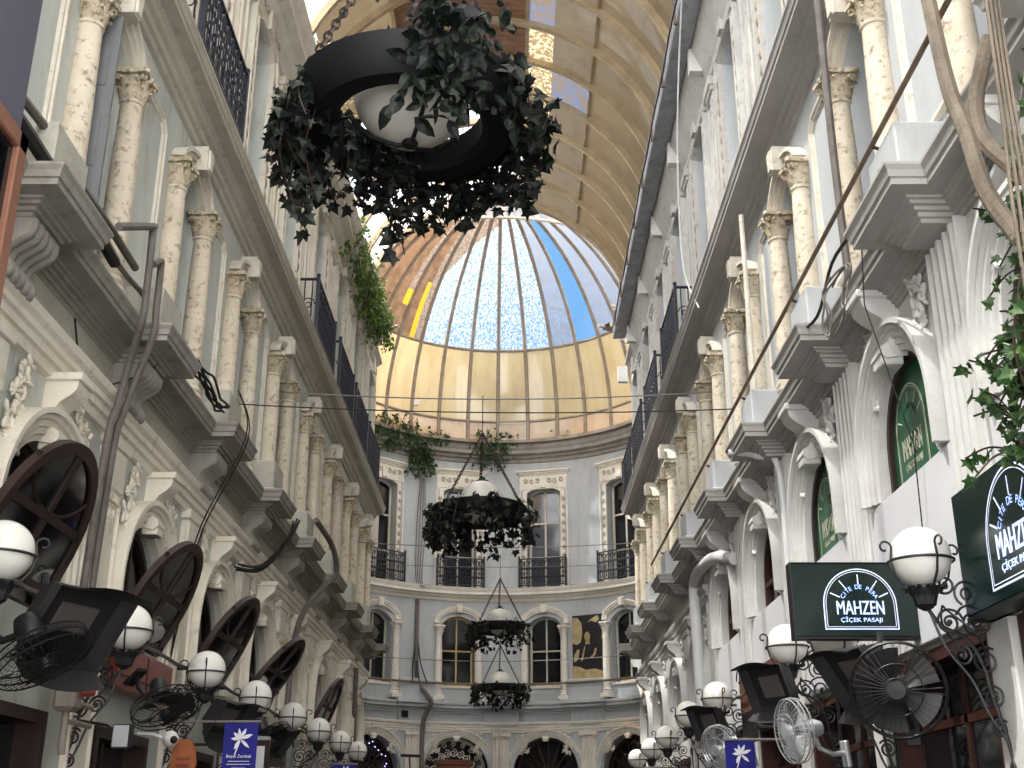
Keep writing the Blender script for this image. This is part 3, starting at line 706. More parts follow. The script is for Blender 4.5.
# ------------------------------------------------------------------ balcony railings
def make_railing(W=1.5, D=.30, H=.95):
    root = empty('balcony_railing')
    hw = W / 2
    def three(z, r, n=6):
        m = MB(); m.tube([(-hw, 0, z), (-hw, D, z), (hw, D, z), (hw, 0, z)], r, n); return m
    m = MB(); 
    m.bevbox(-hw - .02, hw + .02, D - .025, D + .025, H - .03, H, .006)
    for sx in (-1, 1): m.bevbox(sx * hw - .025, sx * hw + .025, 0, D, H - .03, H, .006)
    m.build('top_rail', M['iron_blue'], root)
    m = MB(); m.box(-hw, hw, D - .015, D + .015, .06, .09)
    for sx in (-1, 1): m.box(sx * hw - .015, sx * hw + .015, 0, D, .06, .09)
    m.build('bottom_rail', M['iron_blue'], root)
    for sx in (-1, 1):
        m = MB(); m.bevbox(sx * hw - .025, sx * hw + .025, D - .025, D + .025, 0, H + .02, .005); m.ball((sx * hw, D, H + .05), .035, 8, 6); m.build('corner_post', M['iron_blue'], root)
    m = MB(); k = 9; w = W / k
    for i in range(k):
        x = -hw + w * (i + .5)
        m.tube([(x, D, .08), (x, D, H - .02)], .016, 5)
        if i: m.tube([(x - w / 2, D, .08), (x - w / 2, D, H - .02)], .009, 4)
        for sx in (-1, 1):
            m.tube([(x + sx * a, D, b) for a, b in spiral(w * .24, .62, w * .24, .012, 1.2, PI, 12)], .014, 4)
            m.tube([(x + sx * a, D, b) for a, b in spiral(w * .24, .32, w * .24, .012, -1.2, PI, 12)], .014, 4)
        m.tube([(x + w * .45 * math.cos(q * PI / 8), D, .74 + w * .8 * math.sin(q * PI / 8)) for q in range(9)], .015, 4)
        m.ball((x, D, .47), .03, 6, 5)
        m.tube([(x + w * .45 * math.cos(q * PI / 8), D, .24 - w * .7 * math.sin(q * PI / 8)) for q in range(9)], .010, 4)
    for sx in (-1, 1):
        for q in (.3, .7): m.tube([(sx * hw, D * q, .08), (sx * hw, D * q, H - .02)], .010, 4)
        m.tube([(sx * hw, D * .5 + a, b) for a, b in spiral(0, .5, D * .4, .02, 1.4, 0, 12)], .010, 4)
    m.build('scrollwork', M['iron_blue'], root)
    return root
rail = Proto(make_railing())
RLY = {'left': [1, 2, 4, 5, 6, 7, 8], 'right': [4, 5, 6, 7, 8]}
RLY = {'left': [(10.6, 1.7), (17.7, 1), (20.3, 1), (22.7, 1), (25.1, 1)], 'right': [(18.0, 1.15), (21.2, 1.0), (23.7, 1), (26.2, 1)]}
RLY = {'left': [11.0 - .3, 18.0, 20.55, 22.85, 25.2], 'right': [18.3, 21.2, 23.8, 26.3]}
for side in ('left', 'right'):
    n = len(RLY[side])
    for i, y in enumerate(RLY[side]):
        o = rail.get(); on_side(o, side, y, 8.985, .05)
        if side == 'left' and i == 0: o.scale = (1.25, 1, 1)
        tag(o, '%s black iron balcony railing on the upper cornice of the %s wall' % (nth(i, n), side), 'railing', 'balcony railings of the %s wall' % side)
for i, a in enumerate(AA):
    o = rail.get(); on_court(o, a, 9.04, .02); o.scale = (1.02, 1, 1)
    tag(o, 'black iron balcony railing under the tall window %s in the curved end wall' % CN[i], 'railing', 'balcony railings of the curved end wall')

# ------------------------------------------------------------------ mezzanine: arch mouldings, keystones, pilasters, carving
def arch_mould(mb, hw, zb, zs, rise, w=.24, d=.10):
    add_band(mb, jamb_arch(hw, zb, zs, rise, 22), [(-.005, -.06), (-.005, d * .3), (w * .17, d * .35), (w * .20, d * .62), (w * .40, d * .62), (w * .43, d * .9), (w * .63, d * .9), (w * .66, d * 1.15), (w * .80, d * 1.15), (w * .83, d * 1.5), (w, d * 1.5), (w, -.02)])
def console(mb, w, prof, n=1, ridge=0.0, seg=1):
    """S-profile bracket: prof = [(s, z)] of its face from bottom to top, width w"""
    m = max(2, n * 6 + 1) if ridge else 2
    rows = []
    for i in range(m):
        u = -w / 2 + w * i / (m - 1); k = ridge * abs(math.sin(PI * n * i / (m - 1))) if ridge else 0
        rows.append([(u, s + k, z) for s, z in prof])
    o = len(mb.v); mb.grid(rows); q = len(prof)
    for i in (0, m - 1):
        u = -w / 2 + w * i / (m - 1)
        base = [(u, -.03, prof[0][1])] + [(u, s, z) for s, z in prof] + [(u, -.03, prof[-1][1])]
        b = len(mb.v); mb.v += base; mb.f.append(tuple(b + k for k in range(len(base))))
KEY = [(.03, 0), (.12, -.02), (.16, .03), (.15, .09), (.10, .13), (.075, .20), (.085, .28), (.13, .36), (.20, .42), (.24, .47), (.25, .52), (.25, .56)]
def make_key(mat, w=.24, k=1.0, zk=1.0):
    m = MB(); console(m, w, [(s * k, z * zk) for s, z in KEY])
    m.bevbox(-w / 2 - .03, w / 2 + .03, -.02, .28 * k, .55 * zk, .62 * zk, .008)
    m.bevbox(-w / 2 + .02, w / 2 - .02, 0, .15 * k, -.06, .02, .01)
    return m.build('keystone_bracket', mat, ang=40)
keyL = Proto(make_key(M['white'], .24, 1.0, .86)); keyR = Proto(make_key(M['white_r'], .26, 1.15, .88))
SCR = [(.10, 0), (.17, .02), (.19, .07), (.16, .13), (.13, .17), (.15, .22), (.22, .27), (.28, .31), (.30, .36), (.30, .42)]
m = MB(); console(m, .46, SCR, 5, .022); scrP = Proto(m.build('scroll_bracket', M['ledge'], ang=60))
def carve(mb, u0, z0, W, H, seed):
    """leafy relief: curling stems with lobed leaves and buds"""
    q = random.Random(seed)
    for k in range(9):
        cx = u0 + W * q.uniform(.1, .9); cz = z0 + H * (k + .5) / 9
        r = q.uniform(.04, .075); a0 = q.uniform(0, 6); tn = q.choice((-1.2, 1.2))
        mb.tube([(a, .03, b) for a, b in spiral(cx, cz, r, .012, tn, a0, 14)], .018, 5)
        for j in range(6):
            a = q.uniform(0, 2 * PI); rr = r * q.uniform(.8, 1.4)
            s0 = len(mb.v); mb.ball((0, 0, 0), .026, 7, 5, (1.9, .8, .6))
            mb.xf(Matrix.Translation((cx + rr * math.cos(a), .03 + q.uniform(0, .03), cz + rr * math.sin(a))) @ Matrix.Rotation(-a + q.uniform(-.6, .6), 4, 'Y'), s0)
def make_carving(mat, seed, zsp, mirror):
    m = MB(); carve(m, 0, 0, .26, .62, seed)
    if mirror: m.v = [(-x, y, z) for x, y, z in m.v]
    return m.build('carved_spray', mat, ang=60)
def make_pilaster(mat, h, flute, hw=.25, z0=.35):
    m = MB()
    if z0 < 1: m.bevbox(-hw - .03, hw + .03, -.02, .12, 0, .35, .012)
    else: m.bevbox(-.18, .18, -.02, .07, -.72, z0, .012); m.bevbox(-hw - .02, hw + .02, -.02, .11, z0 - .08, z0 + .06, .012)
    if flute:
        n = 5; w = 2 * hw / n
        pr = [(-hw, -.02), (-hw, .07)]
        for i in range(n):
            x = -hw + i * w
            pr += [(x + w * .12, .085)] + [(x + w * (.5 - .36 * math.cos(t * PI / 6)), .085 - .045 * math.sin(t * PI / 6)) for t in range(7)] + [(x + w * .88, .085)]
        pr += [(hw, .07), (hw, -.02)]
        m.prism(pr, lambda a, b, t: (a, b, t), z0, h)
    else:
        m.bevbox(-hw, hw, -.02, .055, .35, h - .02, .01)
        panel(m, -hw + .06, hw - .06, .5, h - .45, 0, .035, .085)
    return m
for side, wl in (('left', wallL), ('right', wallR)):
    cm = M['white'] if side == 'left' else M['white_r']; sh = .12 if side == 'left' else 0
    am = MB(); arch_mould(am, .66, .0, .52, .655); am = Proto(am.build('arch_moulding', cm, ang=30))
    if side == 'right': an = MB(); arch_mould(an, .66, .19, .52, .655); an = Proto(an.build('arch_moulding', cm, ang=30))
    cv = [Proto(make_carving(cm, 3 + k, 0, k)) for k in (0, 1)]
    p = make_pilaster(cm, 3.98 if side == 'left' else 3.98, False)
    p.bevbox(-.27, .27, -.02, .10, 3.98, 4.08, .01); p.bevbox(-.22, .22, -.02, .085, 3.62, 3.98, .015)
    carve(p, -.17, 3.55, .34, .42, 21); carve(p, -.15, 3.3, .3, .3, 22)
    pl = Proto(p.build('wall_pilaster', cm, ang=40))
    p2 = make_pilaster(cm, 4.68, True, .29, 2.16); pf = Proto(p2.build('fluted_pilaster', cm, ang=30)) if side == 'right' else None
    key = keyL if side == 'left' else Proto(make_key(cm, .24, 1.0, .86))
    for i, c in enumerate(BC):
        near = side == 'right' and i < N_NEAR; cc = c - sh
        if near:
            a2 = an.get(); a2.parent = wl; on_side(a2, side, cc, 3.88)
            k = keyR.get(); k.parent = wl; on_side(k, side, cc, 5.0)
        else:
            a2 = am.get(); a2.parent = wl; on_side(a2, side, cc, 3.12)
            k = key.get(); k.parent = wl; on_side(k, side, cc, 4.28)
        dz = .72 if near else 0
        for q in (0, 1):
            s = cv[q].get(); s.parent = wl; on_side(s, side, cc + (.50 if (q == 0) == (side == 'right') else -.50), 4.10 + dz, .0)
    for j, b in enumerate(BB[:-1]):
        if side == 'right' and j <= N_NEAR:
            o = pf.get(); o.parent = wl; on_side(o, side, b, .72)
        else:
            o = pl.get(); o.parent = wl; on_side(o, side, b, .72)
        if side == 'left':
            o = scrP.get(); o.parent = ledgeL; on_side(o, side, b, 5.0)
# court ground arches
am = MB(); arch_mould(am, 1.03, 0, 3.42, 1.02, .22, .10); am = Proto(am.build('arch_moulding', M['cream_court'], ang=30))
cvc = [Proto(make_carving(M['cream_court'], 13 + k, 0, k)) for k in (0, 1)]
kc = Proto(make_key(M['cream_court'], .2, .6, .55))
pc = make_pilaster(M['cream_court'], 4.0, True, .25); pc.bevbox(-.3, .3, -.02, .14, 4.0, 4.1, .01)
for sx in (-1, 1): pc.tube([(sx * .22 + a, .10, 4.02 + b) for a, b in spiral(0, 0, .075, .01, 1.8, 0, 16)], .03, 6)
pc = Proto(pc.build('fluted_pilaster', M['cream_court'], ang=30))
for a in AA:
    o = am.get(); o.parent = wallC; on_court(o, a, 0)
    o = kc.get(); o.parent = wallC; on_court(o, a, 4.36)
    for q in (0, 1):
        s = cvc[q].get(); s.parent = wallC; on_court(s, a + (8.2 if q == 1 else -8.2), 3.92, 0)
for a in [90 + STEP * k for k in (-1, 0, 1)]:
    o = pc.get(); o.parent = wallC; on_court(o, a, .45)

# ------------------------------------------------------------------ left mezzanine: arched sashes tilted out, bottom-hung
def make_sash():
    root = empty('tilted_window_sash'); hw, zs = .70, .35
    f = MB(); add_band(f, jamb_arch(hw, 0, zs, hw - .01, 22), [(0, -.03), (-.085, -.03), (-.085, .03), (0, .03)]); f.box(-hw, hw, -.03, .03, 0, .08)
    f.build('frame', M['wood'], root, ang=30)
    b = MB(); b.box(-.03, .03, -.026, .026, .05, zs + hw - .06); b.box(-hw + .05, hw - .05, -.024, .024, .46, .52)
    for sx in (-1, 1): b.tube([(sx * (.05 + .5 * math.sin(t)), 0, .52 + .38 * (1 - math.cos(t))) for t in [i * PI / 16 for i in range(8)]], .018, 5)
    b.build('glazing_bars', M['wood'], root)
    g = MB(); p = [(q[0], q[1]) for q in arch_pts(hw - .06, zs, hw - .07, 18)]
    g.prism([(-hw + .06, .05), (hw - .06, .05)] + p[::-1], lambda a, b, t: (a, t, b), -.006, .006); g.build('glass_pane', M['glass'], root, smooth=False)
    for sx in (-1, 1):
        h = MB(); h.box(sx * .45 - .04, sx * .45 + .04, -.035, .045, -.02, .03); h.build('hinge', M['iron'], root)
    return root
sash = Proto(make_sash())
SY = [(8.1, 23), (11.0, 27), (13.58, 29), (16.16, 36), (21.32, 24)]
for i, (y, a) in enumerate(SY):
    o = sash.get(); on_left(o, y - .12, 3.22, .03); o.rotation_euler = (R(-a), 0, R(-90))
    tag(o, 'arch-topped dark window sash tilted outwards, %s of those on the left wall' % nth(i, len(SY)), 'window sash', 'tilted sashes of the left wall')
# fixed dark frames in the arched openings
def make_arch_win(zs, frame):
    f = MB(); frame_bars(f, .65, 0, zs, .645, (0,), (zs,), .05, -.3, -.22); root = f.build('window', frame)
    p = MB(); pane_poly(p, .64, .0, zs, .635, -.27); p.build('pane', M['glass'], root, smooth=False); return root
aw = Proto(make_arch_win(.52, M['wood'])); aw2 = Proto(make_arch_win(.40, M['wood_red']))
for i, c in enumerate(BC):
    o = aw.get(); on_left(o, c - .12, 3.12, .12); o.name = 'window_%d' % wn; wn += 1; struct(o, '%s round-arched opening above the shops on the left wall' % nth(i, len(BC)), 'window')
for i, c in enumerate(BC):
    if i < 3: continue
    o = (aw2 if i < N_NEAR else aw).get(); on_right(o, c, 4.0 if i < N_NEAR else 3.12, .15); o.name = 'window_%d' % wn; wn += 1
    struct(o, '%s round-arched window above the shops on the right wall' % nth(i, len(BC)), 'window')
def smooth_path(P, k=6):
    P = [Vector(p) for p in P]; out = []
    for i in range(len(P) - 1):
        a, b, c, d = P[max(i - 1, 0)], P[i], P[i + 1], P[min(i + 2, len(P) - 1)]
        for j in range(k):
            t = j / k; out.append(.5 * ((2 * b) + (c - a) * t + (2 * a - 5 * b + 4 * c - d) * t * t + (3 * b - a - 3 * c + d) * t ** 3))
    return out + [P[-1]]
# ------------------------------------------------------------------ shop openings at street level
def make_door(wm, h, W=.74):
    f = MB(); add_band(f, [(-W, 0, -1, 0), (-W, h, -1, 1), (W, h, 1, 1), (W, 0, 1, 0)], [(.0, -.3), (-.09, -.3), (-.09, .03), (.0, .03)])
    f.box(-W, W, -.2, -.15, h - .5, h - .44); f.box(-.03, .03, -.2, -.15, 0, h - .09)
    root = f.build('door', wm, ang=25)
    p = MB(); p.box(-W + .08, W - .08, -.18, -.17, 0.05, h - .06); p.build('glass_pane', M['glass'], root)
    g = MB()
    for x in (-W + .08, .04): g.bevbox(x + .03, x + W - .15, -.2, -.14, .1, .8, .015)
    g.build('lower_panel', wm, root); return root
dP = {'left': Proto(make_door(M['wood'], 2.45)), 'right': Proto(make_door(M['wood_red'], 2.82, 1.08))}
dn = 1
for side in ('left', 'right'):
    for i, c in enumerate(BC):
        o = dP[side].get(); on_side(o, side, c - (.12 if side == 'left' else 0), 0); o.name = 'door_%d' % dn; dn += 1
        struct(o, '%s dark shop doorway on the %s side' % (nth(i, len(BC)), side), 'doorway')
def make_court_door(kind):
    f = MB(); add_band(f, jamb_arch(1.02, 0, 3.42, 1.01, 18), [(0, -.45), (-.09, -.45), (-.09, -.36), (0, -.36)]); f.box(-1.0, 1.0, -.44, -.37, 3.0, 3.1)
    root = f.build('door', M['frame_pale'] if kind == 'grille' else M['wood_red'], ang=25)
    p = MB(); pane_poly(p, 1.0, 0, 3.42, 1.0, -.40); p.build('glass_pane', M['glass'], root, smooth=False)
    b = MB()
    if kind == 'grille':
        for k in range(9):
            a = PI * (k + .5) / 9
            b.tube([(x, -.38, z) for x, z in spiral(.62 * math.cos(a), 3.36 + .62 * math.sin(a), .13, .02, 1.6, a, 18)], .018, 5)
            b.tube([(x, -.38, z) for x, z in spiral(.85 * math.cos(a), 3.4 + .85 * math.sin(a), .09, .02, -1.4, a + 1, 14)], .016, 5)
        b.build('iron_grille', M['white'], root)
        s = MB(); s.bevbox(-.55, .55, -.40, -.30, 3.1, 3.62, .02); s.bevbox(-.62, .62, -.40, -.27, 3.62, 3.78, .02); s.bevbox(-.4, .4, -.31, -.285, 3.18, 3.54, .01); s.build('head_board', M['brown_board'], root)
    else:
        for k in range(1, 8):
            a = PI * k / 8; b.tube([(.25 * math.cos(a), -.37, 3.3 + .25 * math.sin(a)), (.95 * math.cos(a), -.37, 3.42 + .95 * math.sin(a))], .02, 5)
        b.tube([(.28 * math.cos(PI * q / 12), -.37, 3.3 + .28 * math.sin(PI * q / 12)) for q in range(13)], .022, 5)
        b.build('fanlight_bars', M['wood_red'], root)
    return root
for i, a in enumerate(AA):
    o = make_court_door('grille' if i == 1 else 'fan'); on_court(o, a, 0); o.name = 'door_%d' % dn; dn += 1
    struct(o, 'arched ground doorway, %s in the curved end wall' % CN[i], 'doorway')
# a string of small lamps inside the leftmost court arch
m = MB(); q = random.Random(5); pts = []
for k in range(16):
    a = PI * (k + .5) / 16; pts.append((.8 * math.cos(a) + q.uniform(-.05, .05), -.34, 3.42 + .8 * math.sin(a) + q.uniform(-.06, .06)))
m.tube(pts, .006, 4); root = m.build('fairy_light_string', M['cable']); on_court(root, AA[0], 0)
tag(root, 'string of small fairy lights inside the leftmost ground arch of the end wall', 'string lights')
bm_ = MB()
for p in pts: bm_.ball((p[0], p[1] + .015, p[2]), .022, 6, 4)
bm_.build('bulbs', emit('fairy_bulb', (200, 190, 255), 1.6), root)

# ------------------------------------------------------------------ white boards and green film in the near right arches
P = MB(); P.bevbox(-.97, .97, .02, .065, 2.86, 4.05, .008); bp = Proto(P.build('white_board', M['board']))
for i in range(0, 5):
    o = bp.get(); on_right(o, BC[i])
    tag(o, 'large white board below an arched window, %s of those on the right wall' % nth(i, 5), 'board', 'white boards on the right wall')

def text_mesh(body, size):
    cu = bpy.data.curves.new('lettering', 'FONT'); cu.body = body; cu.size = size; cu.align_x = 'CENTER'; cu.extrude = size * .02; cu.resolution_u = 3
    ob = bpy.data.objects.new('lettering', cu); COL.objects.link(ob)
    dg = bpy.context.evaluated_depsgraph_get(); dg.update()
    me = bpy.data.meshes.new_from_object(ob.evaluated_get(dg))
    v = [tuple(x.co) for x in me.vertices]; f = [tuple(p.vertices) for p in me.polygons]
    bpy.data.objects.remove(ob); bpy.data.curves.remove(cu); bpy.data.meshes.remove(me)
    return v, f
# local sign frame: x to the reader's right, z up, the face looks along -y
def letters(mb, body, cap, width, x, z, bold=0.0):
    v, f = text_mesh(body, 1.0)
    x0 = min(p[0] for p in v); x1 = max(p[0] for p in v); h0 = 0.0; h1 = max(p[1] for p in text_mesh('H', 1.0)[0])
    kx = width / (x1 - x0); kz = cap / (h1 - h0)
    for dx in ((0,) if not bold else (-bold, 0, bold)):
        mb.add([(x + (a - (x0 + x1) / 2) * kx + dx, -c * .1 - .0015 - abs(dx) * .01, z + b * kz) for a, b, c in v], f)
def logo(parent, w, h, mat, y):
    r = w / 2; zs = h - r
    def outline(o, t):
        pts = [(-r + o, 0 + o), ] + [(-(r - o) * math.cos(PI * k / 24), zs + (r - o) * math.sin(PI * k / 24)) for k in range(25)] + [(r - o, o)]
        return pts
    m = MB()
    for o, t in ((0, w * .016), (w * .034, w * .008)):
        A, B = outline(o, t), outline(o + t, t); n = len(A)
        m.add([(a, y, b) for a, b in A] + [(a, y, b) for a, b in B], [(i, (i + 1) % n, n + (i + 1) % n, n + i) for i in range(n)])
    m.build('arch_outline', mat, parent, smooth=False)
    m = MB(); cz = zs - r * .02
    for a in (24, 53, 90, 127, 156):
        ca, sa = math.cos(R(a)), math.sin(R(a)); k = r * .016
        p = [(ca * r * q - sa * e, y, cz + sa * r * q + ca * e) for q, e in ((.58, -k), (.86, -k), (.86, k), (.58, k))]
        m.add(p, [(0, 1, 2, 3)])
    m.build('sun_rays', mat, parent, smooth=False)
    m = MB(); s = 'CITE DE PERA'; n = len(s)
    for i, ch in enumerate(s):
        if ch == ' ': continue
        v, f = text_mesh(ch, r * .17); a = 150 - 120 * i / (n - 1); ca, sa = math.cos(R(a)), math.sin(R(a)); rr = r * .46
        m.add([(ca * rr + x * sa + b * ca, y - .001, cz + sa * rr - x * ca + b * sa) for x, b, c in v], f)
    m.build('curved_lettering', mat, parent, smooth=False)
    m = MB(); letters(m, 'MAHZEN', h * .22, w * .64, 0, h * .245, w * .0025); m.v = [(a, b + y, c) for a, b, c in m.v]; m.build('name_lettering', mat, parent, smooth=False)
    m = MB(); letters(m, 'ÇİÇEK PASAJI', h * .065, w * .56, 0, h * .125, w * .0008); m.v = [(a, b + y, c) for a, b, c in m.v]; m.build('lower_lettering', mat, parent, smooth=False)
def off_logo(parent, dx, dz, w, h, mat, y):
    before = set(c.name for c in parent.children); logo(parent, w, h, mat, y)
    for c in parent.children:
        if c.name not in before: c.location = (dx, 0, dz)
# green films
FS = ['half hidden by ivy at the right edge', 'the one fully readable', 'smaller, behind the next pilaster']
for i in range(3):
    m = MB(); p = [(q[0], q[1]) for q in arch_pts(.65, 4.40, .645, 18)]
    m.prism([(-.65, 4.0), (.65, 4.0)] + p[::-1], lambda a, b, t: (a, t, b), .08, .105)
    o = m.build('window_sign', M['green_film'], smooth=False); o.location = (XR, BC[i], 0); o.rotation_euler = (0, 0, R(-90))
    tag(o, 'green arched window sign with cream lettering, %s' % FS[i], 'sign', 'green window signs')
    f = MB(); add_band(f, jamb_arch(.655, 4.0, 4.40, .65, 18), [(0, .04), (-.06, .04), (-.06, .12), (0, .12)]); f.build('frame', M['wood'], o, ang=30)
    off_logo(o, -.16, 4.13, .68, .74, M['cream_film'], .078)
# projecting box sign
o = empty('projecting_sign', (2.45, 8.5, 2.92))
m = MB(); m.bevbox(-.44, .48, .0, .12, 0, .53, .006); m.build('sign_box', M['green_sign'], o)
m = MB(); m.box(-.446, -.436, -.004, .124, -.004, .534); m.box(-.446, .48, -.004, .124, -.012, -.002); m.box(-.446, .48, -.004, .124, .531, .537); m.build('edge_trim', M['black'], o)
off_logo(o, .04, .05, .53, .44, M['lit_letter'], -.004)
tag(o, 'dark green lit box sign with white arch logo projecting from the right wall', 'sign')
# long wall sign
o = empty('wall_sign', (2.75, 6.2, 2.83)); o.rotation_euler = (0, 0, R(-90))
m = MB(); m.bevbox(-1.0, 1.0, 0, .14, 0, .76, .008); m.build('sign_box', M['green_sign'], o)
m = MB(); m.box(-1.0, 1.0, .0, .16, -.03, -.002); m.build('bottom_tray', M['black'], o)
off_logo(o, -.14, .07, .80, .64, M['lit_letter'], -.004)
for x in (-.7, .7):
    m = MB(); m.box(x - .02, x + .02, .14, .215, .3, .34); m.build('fixing_arm', M['iron'], o)
tag(o, 'wide dark green wall sign with white arch logo at the right edge', 'sign')
# blue banners with a white lily
def lily(mb, k, y):
    for a, L, w in ((100, .5, .2), (62, .55, .22), (20, .62, .24), (-42, .62, .2), (-118, .55, .24), (178, .45, .2), (138, .45, .22)):
        ca, sa = math.cos(R(a)), math.sin(R(a)); pts = [(.0, 0), (.3, .5), (.6, .62), (.85, .3), (1, 0), (.85, -.3), (.6, -.62), (.3, -.5)]
        mb.add([(k * (ca * L * p - sa * w * q * .6), y - .0004 * abs(a) / 40, k * (sa * L * p + ca * w * q * .6)) for p, q in pts], [tuple(range(8))])
    mb.add([(k * x, y, k * z) for x, z in ((-.04, -.1), (.02, -.1), (-.2, -.75), (-.25, -.72))], [(0, 1, 2, 3)])
def banner(loc, w, h, side, lab, text=True):
    o = empty('hanging_banner', loc)
    m = MB(); rows = [[(-w / 2 + w * i / 6, .006 * math.sin(i * 1.1 + z * 3), z) for i in range(7)] for z in [-h * k / 6 for k in range(7)]]
    m.grid(rows); m.grid([[(x, y + .006, z) for x, y, z in r] for r in rows]); m.build('cloth', M['blue'], o)
    m = MB(); s = -1 if side == 'left' else 1
    m.tube([(-w / 2 - (.5 if side == 'left' else .02), 0, .01), (w / 2 + (.5 if side == 'right' else .02), 0, .01)], .012, 6); m.build('rod', M['cable_grey'], o)
    m = MB(); lily(m, w * .62, -.012); m.xf(Matrix.Translation((0.0, 0, -h * .25))); m.build('lily_print', M['lily'], o, smooth=False)
    if text:
        m = MB(); letters(m, 'Beyaz Zambak', .028, w * .74, 0, -h * .53)
        for z, ww in ((-.59, .62), (-.635, .7), (-.69, .4), (-.735, .5)): m.box(-w * ww / 2, w * ww / 2, -.001, 0, h * z, h * z + .006)
        m.v = [(a, b - .012, c) for a, b, c in m.v]; m.build('lettering', M['lily'], o, smooth=False)
    tag(o, lab, 'banner'); return o
banner((-2.67, 12.0, 2.63), .33, .62, 'left', 'blue banner printed with a white lily and small lettering, nearer on the left')
banner((-2.62, 19.2, 2.62), .36, .5, 'left', 'small blue banner hanging under the far lamps on the left', False)
banner((2.20, 12.0, 2.46), .29, .5, 'right', 'blue banner printed with a white lily beside the clear fan on the right', False)
banner((2.25, 21.0, 2.66), .36, .4, 'right', 'far blue banner hanging under the distant lamps on the right', False)

# ------------------------------------------------------------------ wall lamps
def make_lamp():
    root = empty('wall_lamp'); G = .42; r = .185
    m = MB(); m.ball((0, G, 0), r, 32, 20); m.build('globe', M['globe'], root)
    m = MB(); m.tube([(.197 * math.cos(2 * PI * k / 32), G + .197 * math.sin(2 * PI * k / 32), -.03) for k in range(32)], .0085, 6, closed=True); m.build('ring', M['iron'], root)
    for k in range(4):
        a = .2 + k * PI / 2; ca, sa = math.cos(a), math.sin(a)
        p = [(.05, -.225), (.12, -.19), (.175, -.12), (.199, -.03)] + [(x + .232, z + .045) for x, z in spiral(0, 0, .052, .014, -.85, PI * 1.05, 12)][1:]
        m = MB(); m.tube([(q * ca, G + q * sa, z) for q, z in p], .0075, 5); m.build('strap', M['iron'], root)
    m = MB(); m.lathe([(.02, -.33), (.05, -.31), (.035, -.285), (.075, -.25), (.10, -.205), (.095, -.185), (.06, -.18)], 16, (0, G, 0))
    for k in range(10):
        a = k * PI / 5; leaf_s = len(m.v); leaf_grid(m, a, .05, -.30, .11, .06, .05); 
        for i in range(leaf_s, len(m.v)): x, y, z = m.v[i]; m.v[i] = (x, y + G, z)
    m.build('leaf_cup', M['iron'], root)
    m = MB(); m.bevbox(-.035, .035, 0, .02, -1.25, -.22, .006)
    for z in (-.22, -1.25): m.ball((0, .02, z), .045, 8, 6, (1, .6, 1.3))
    m.build('wall_plate', M['iron'], root)
    m = MB()
    m.tube(smooth_path([(0, .02, -1.2), (0, .05, -1.02), (0, .09, -.84), (0, .12, -.66), (0, .20, -.50), (0, .34, -.42), (0, G, -.30)], 5), .012, 6)
    m.tube(smooth_path([(0, .02, -1.12), (0, .12, -.95), (0, .20, -.74), (0, .33, -.55), (0, G - .01, -.30)], 5), .009, 5); m.build('arm', M['iron'], root)
    for cy_, cz_, r0, tn, a0 in ((.14, -.40, .115, 1.9, 0.4), (.10, -.63, .085, -1.9, 2.2), (.085, -.84, .07, 1.8, .6), (.07, -1.02, .055, -1.6, 2.4), (.29, -.40, .09, -1.8, 3.4), (.16, -.22, .085, 1.7, 5.2), (.29, -.17, .07, -1.6, 1.0), (.24, -.60, .07, 1.7, .3)):
        m = MB(); m.tube([(0, a, b) for a, b in spiral(cy_, cz_, r0, .016, tn, a0, 26)], .0085, 5)
        m.ball((0, cy_, cz_), .018, 6, 5); m.build('scroll', M['iron'], root)
    m = MB()
    for sx in (-1, 1): m.tube([(sx * .17 * math.sin(PI * k / 12), .22 + .1 * math.cos(PI * k / 12), -.30 - .36 * k / 12) for k in range(13)], .007, 5)
    m.build('side_hoop', M['iron'], root)
    return root
lamp = Proto(make_lamp())
LY = [7.0, 9.5, 12.08, 14.5, 17.0, 19.35, 21.8, 24.3]
for i, y in enumerate(LY):
    o = lamp.get(); on_left(o, y, 3.2 if i == 0 else 3.15, -.02)
    tag(o, 'white globe lamp on black scrolled iron, %s of the left wall row' % nth(i, 8), 'wall lamp', 'globe lamps of the left wall')
RY = [7.17, 9.35, 10.94, 14.95, 17.5, 20.08, 22.5, 25.1]
RZ = [3.2, 3.05, 3.23, 3.19, 3.22, 3.1, 3.08, 3.05]
for i, y in enumerate(RY):
    o = lamp.get(); on_right(o, y, RZ[i], .045)
    tag(o, 'white globe lamp on black scrolled iron, %s of the right wall row' % nth(i, 8), 'wall lamp', 'globe lamps of the right wall')

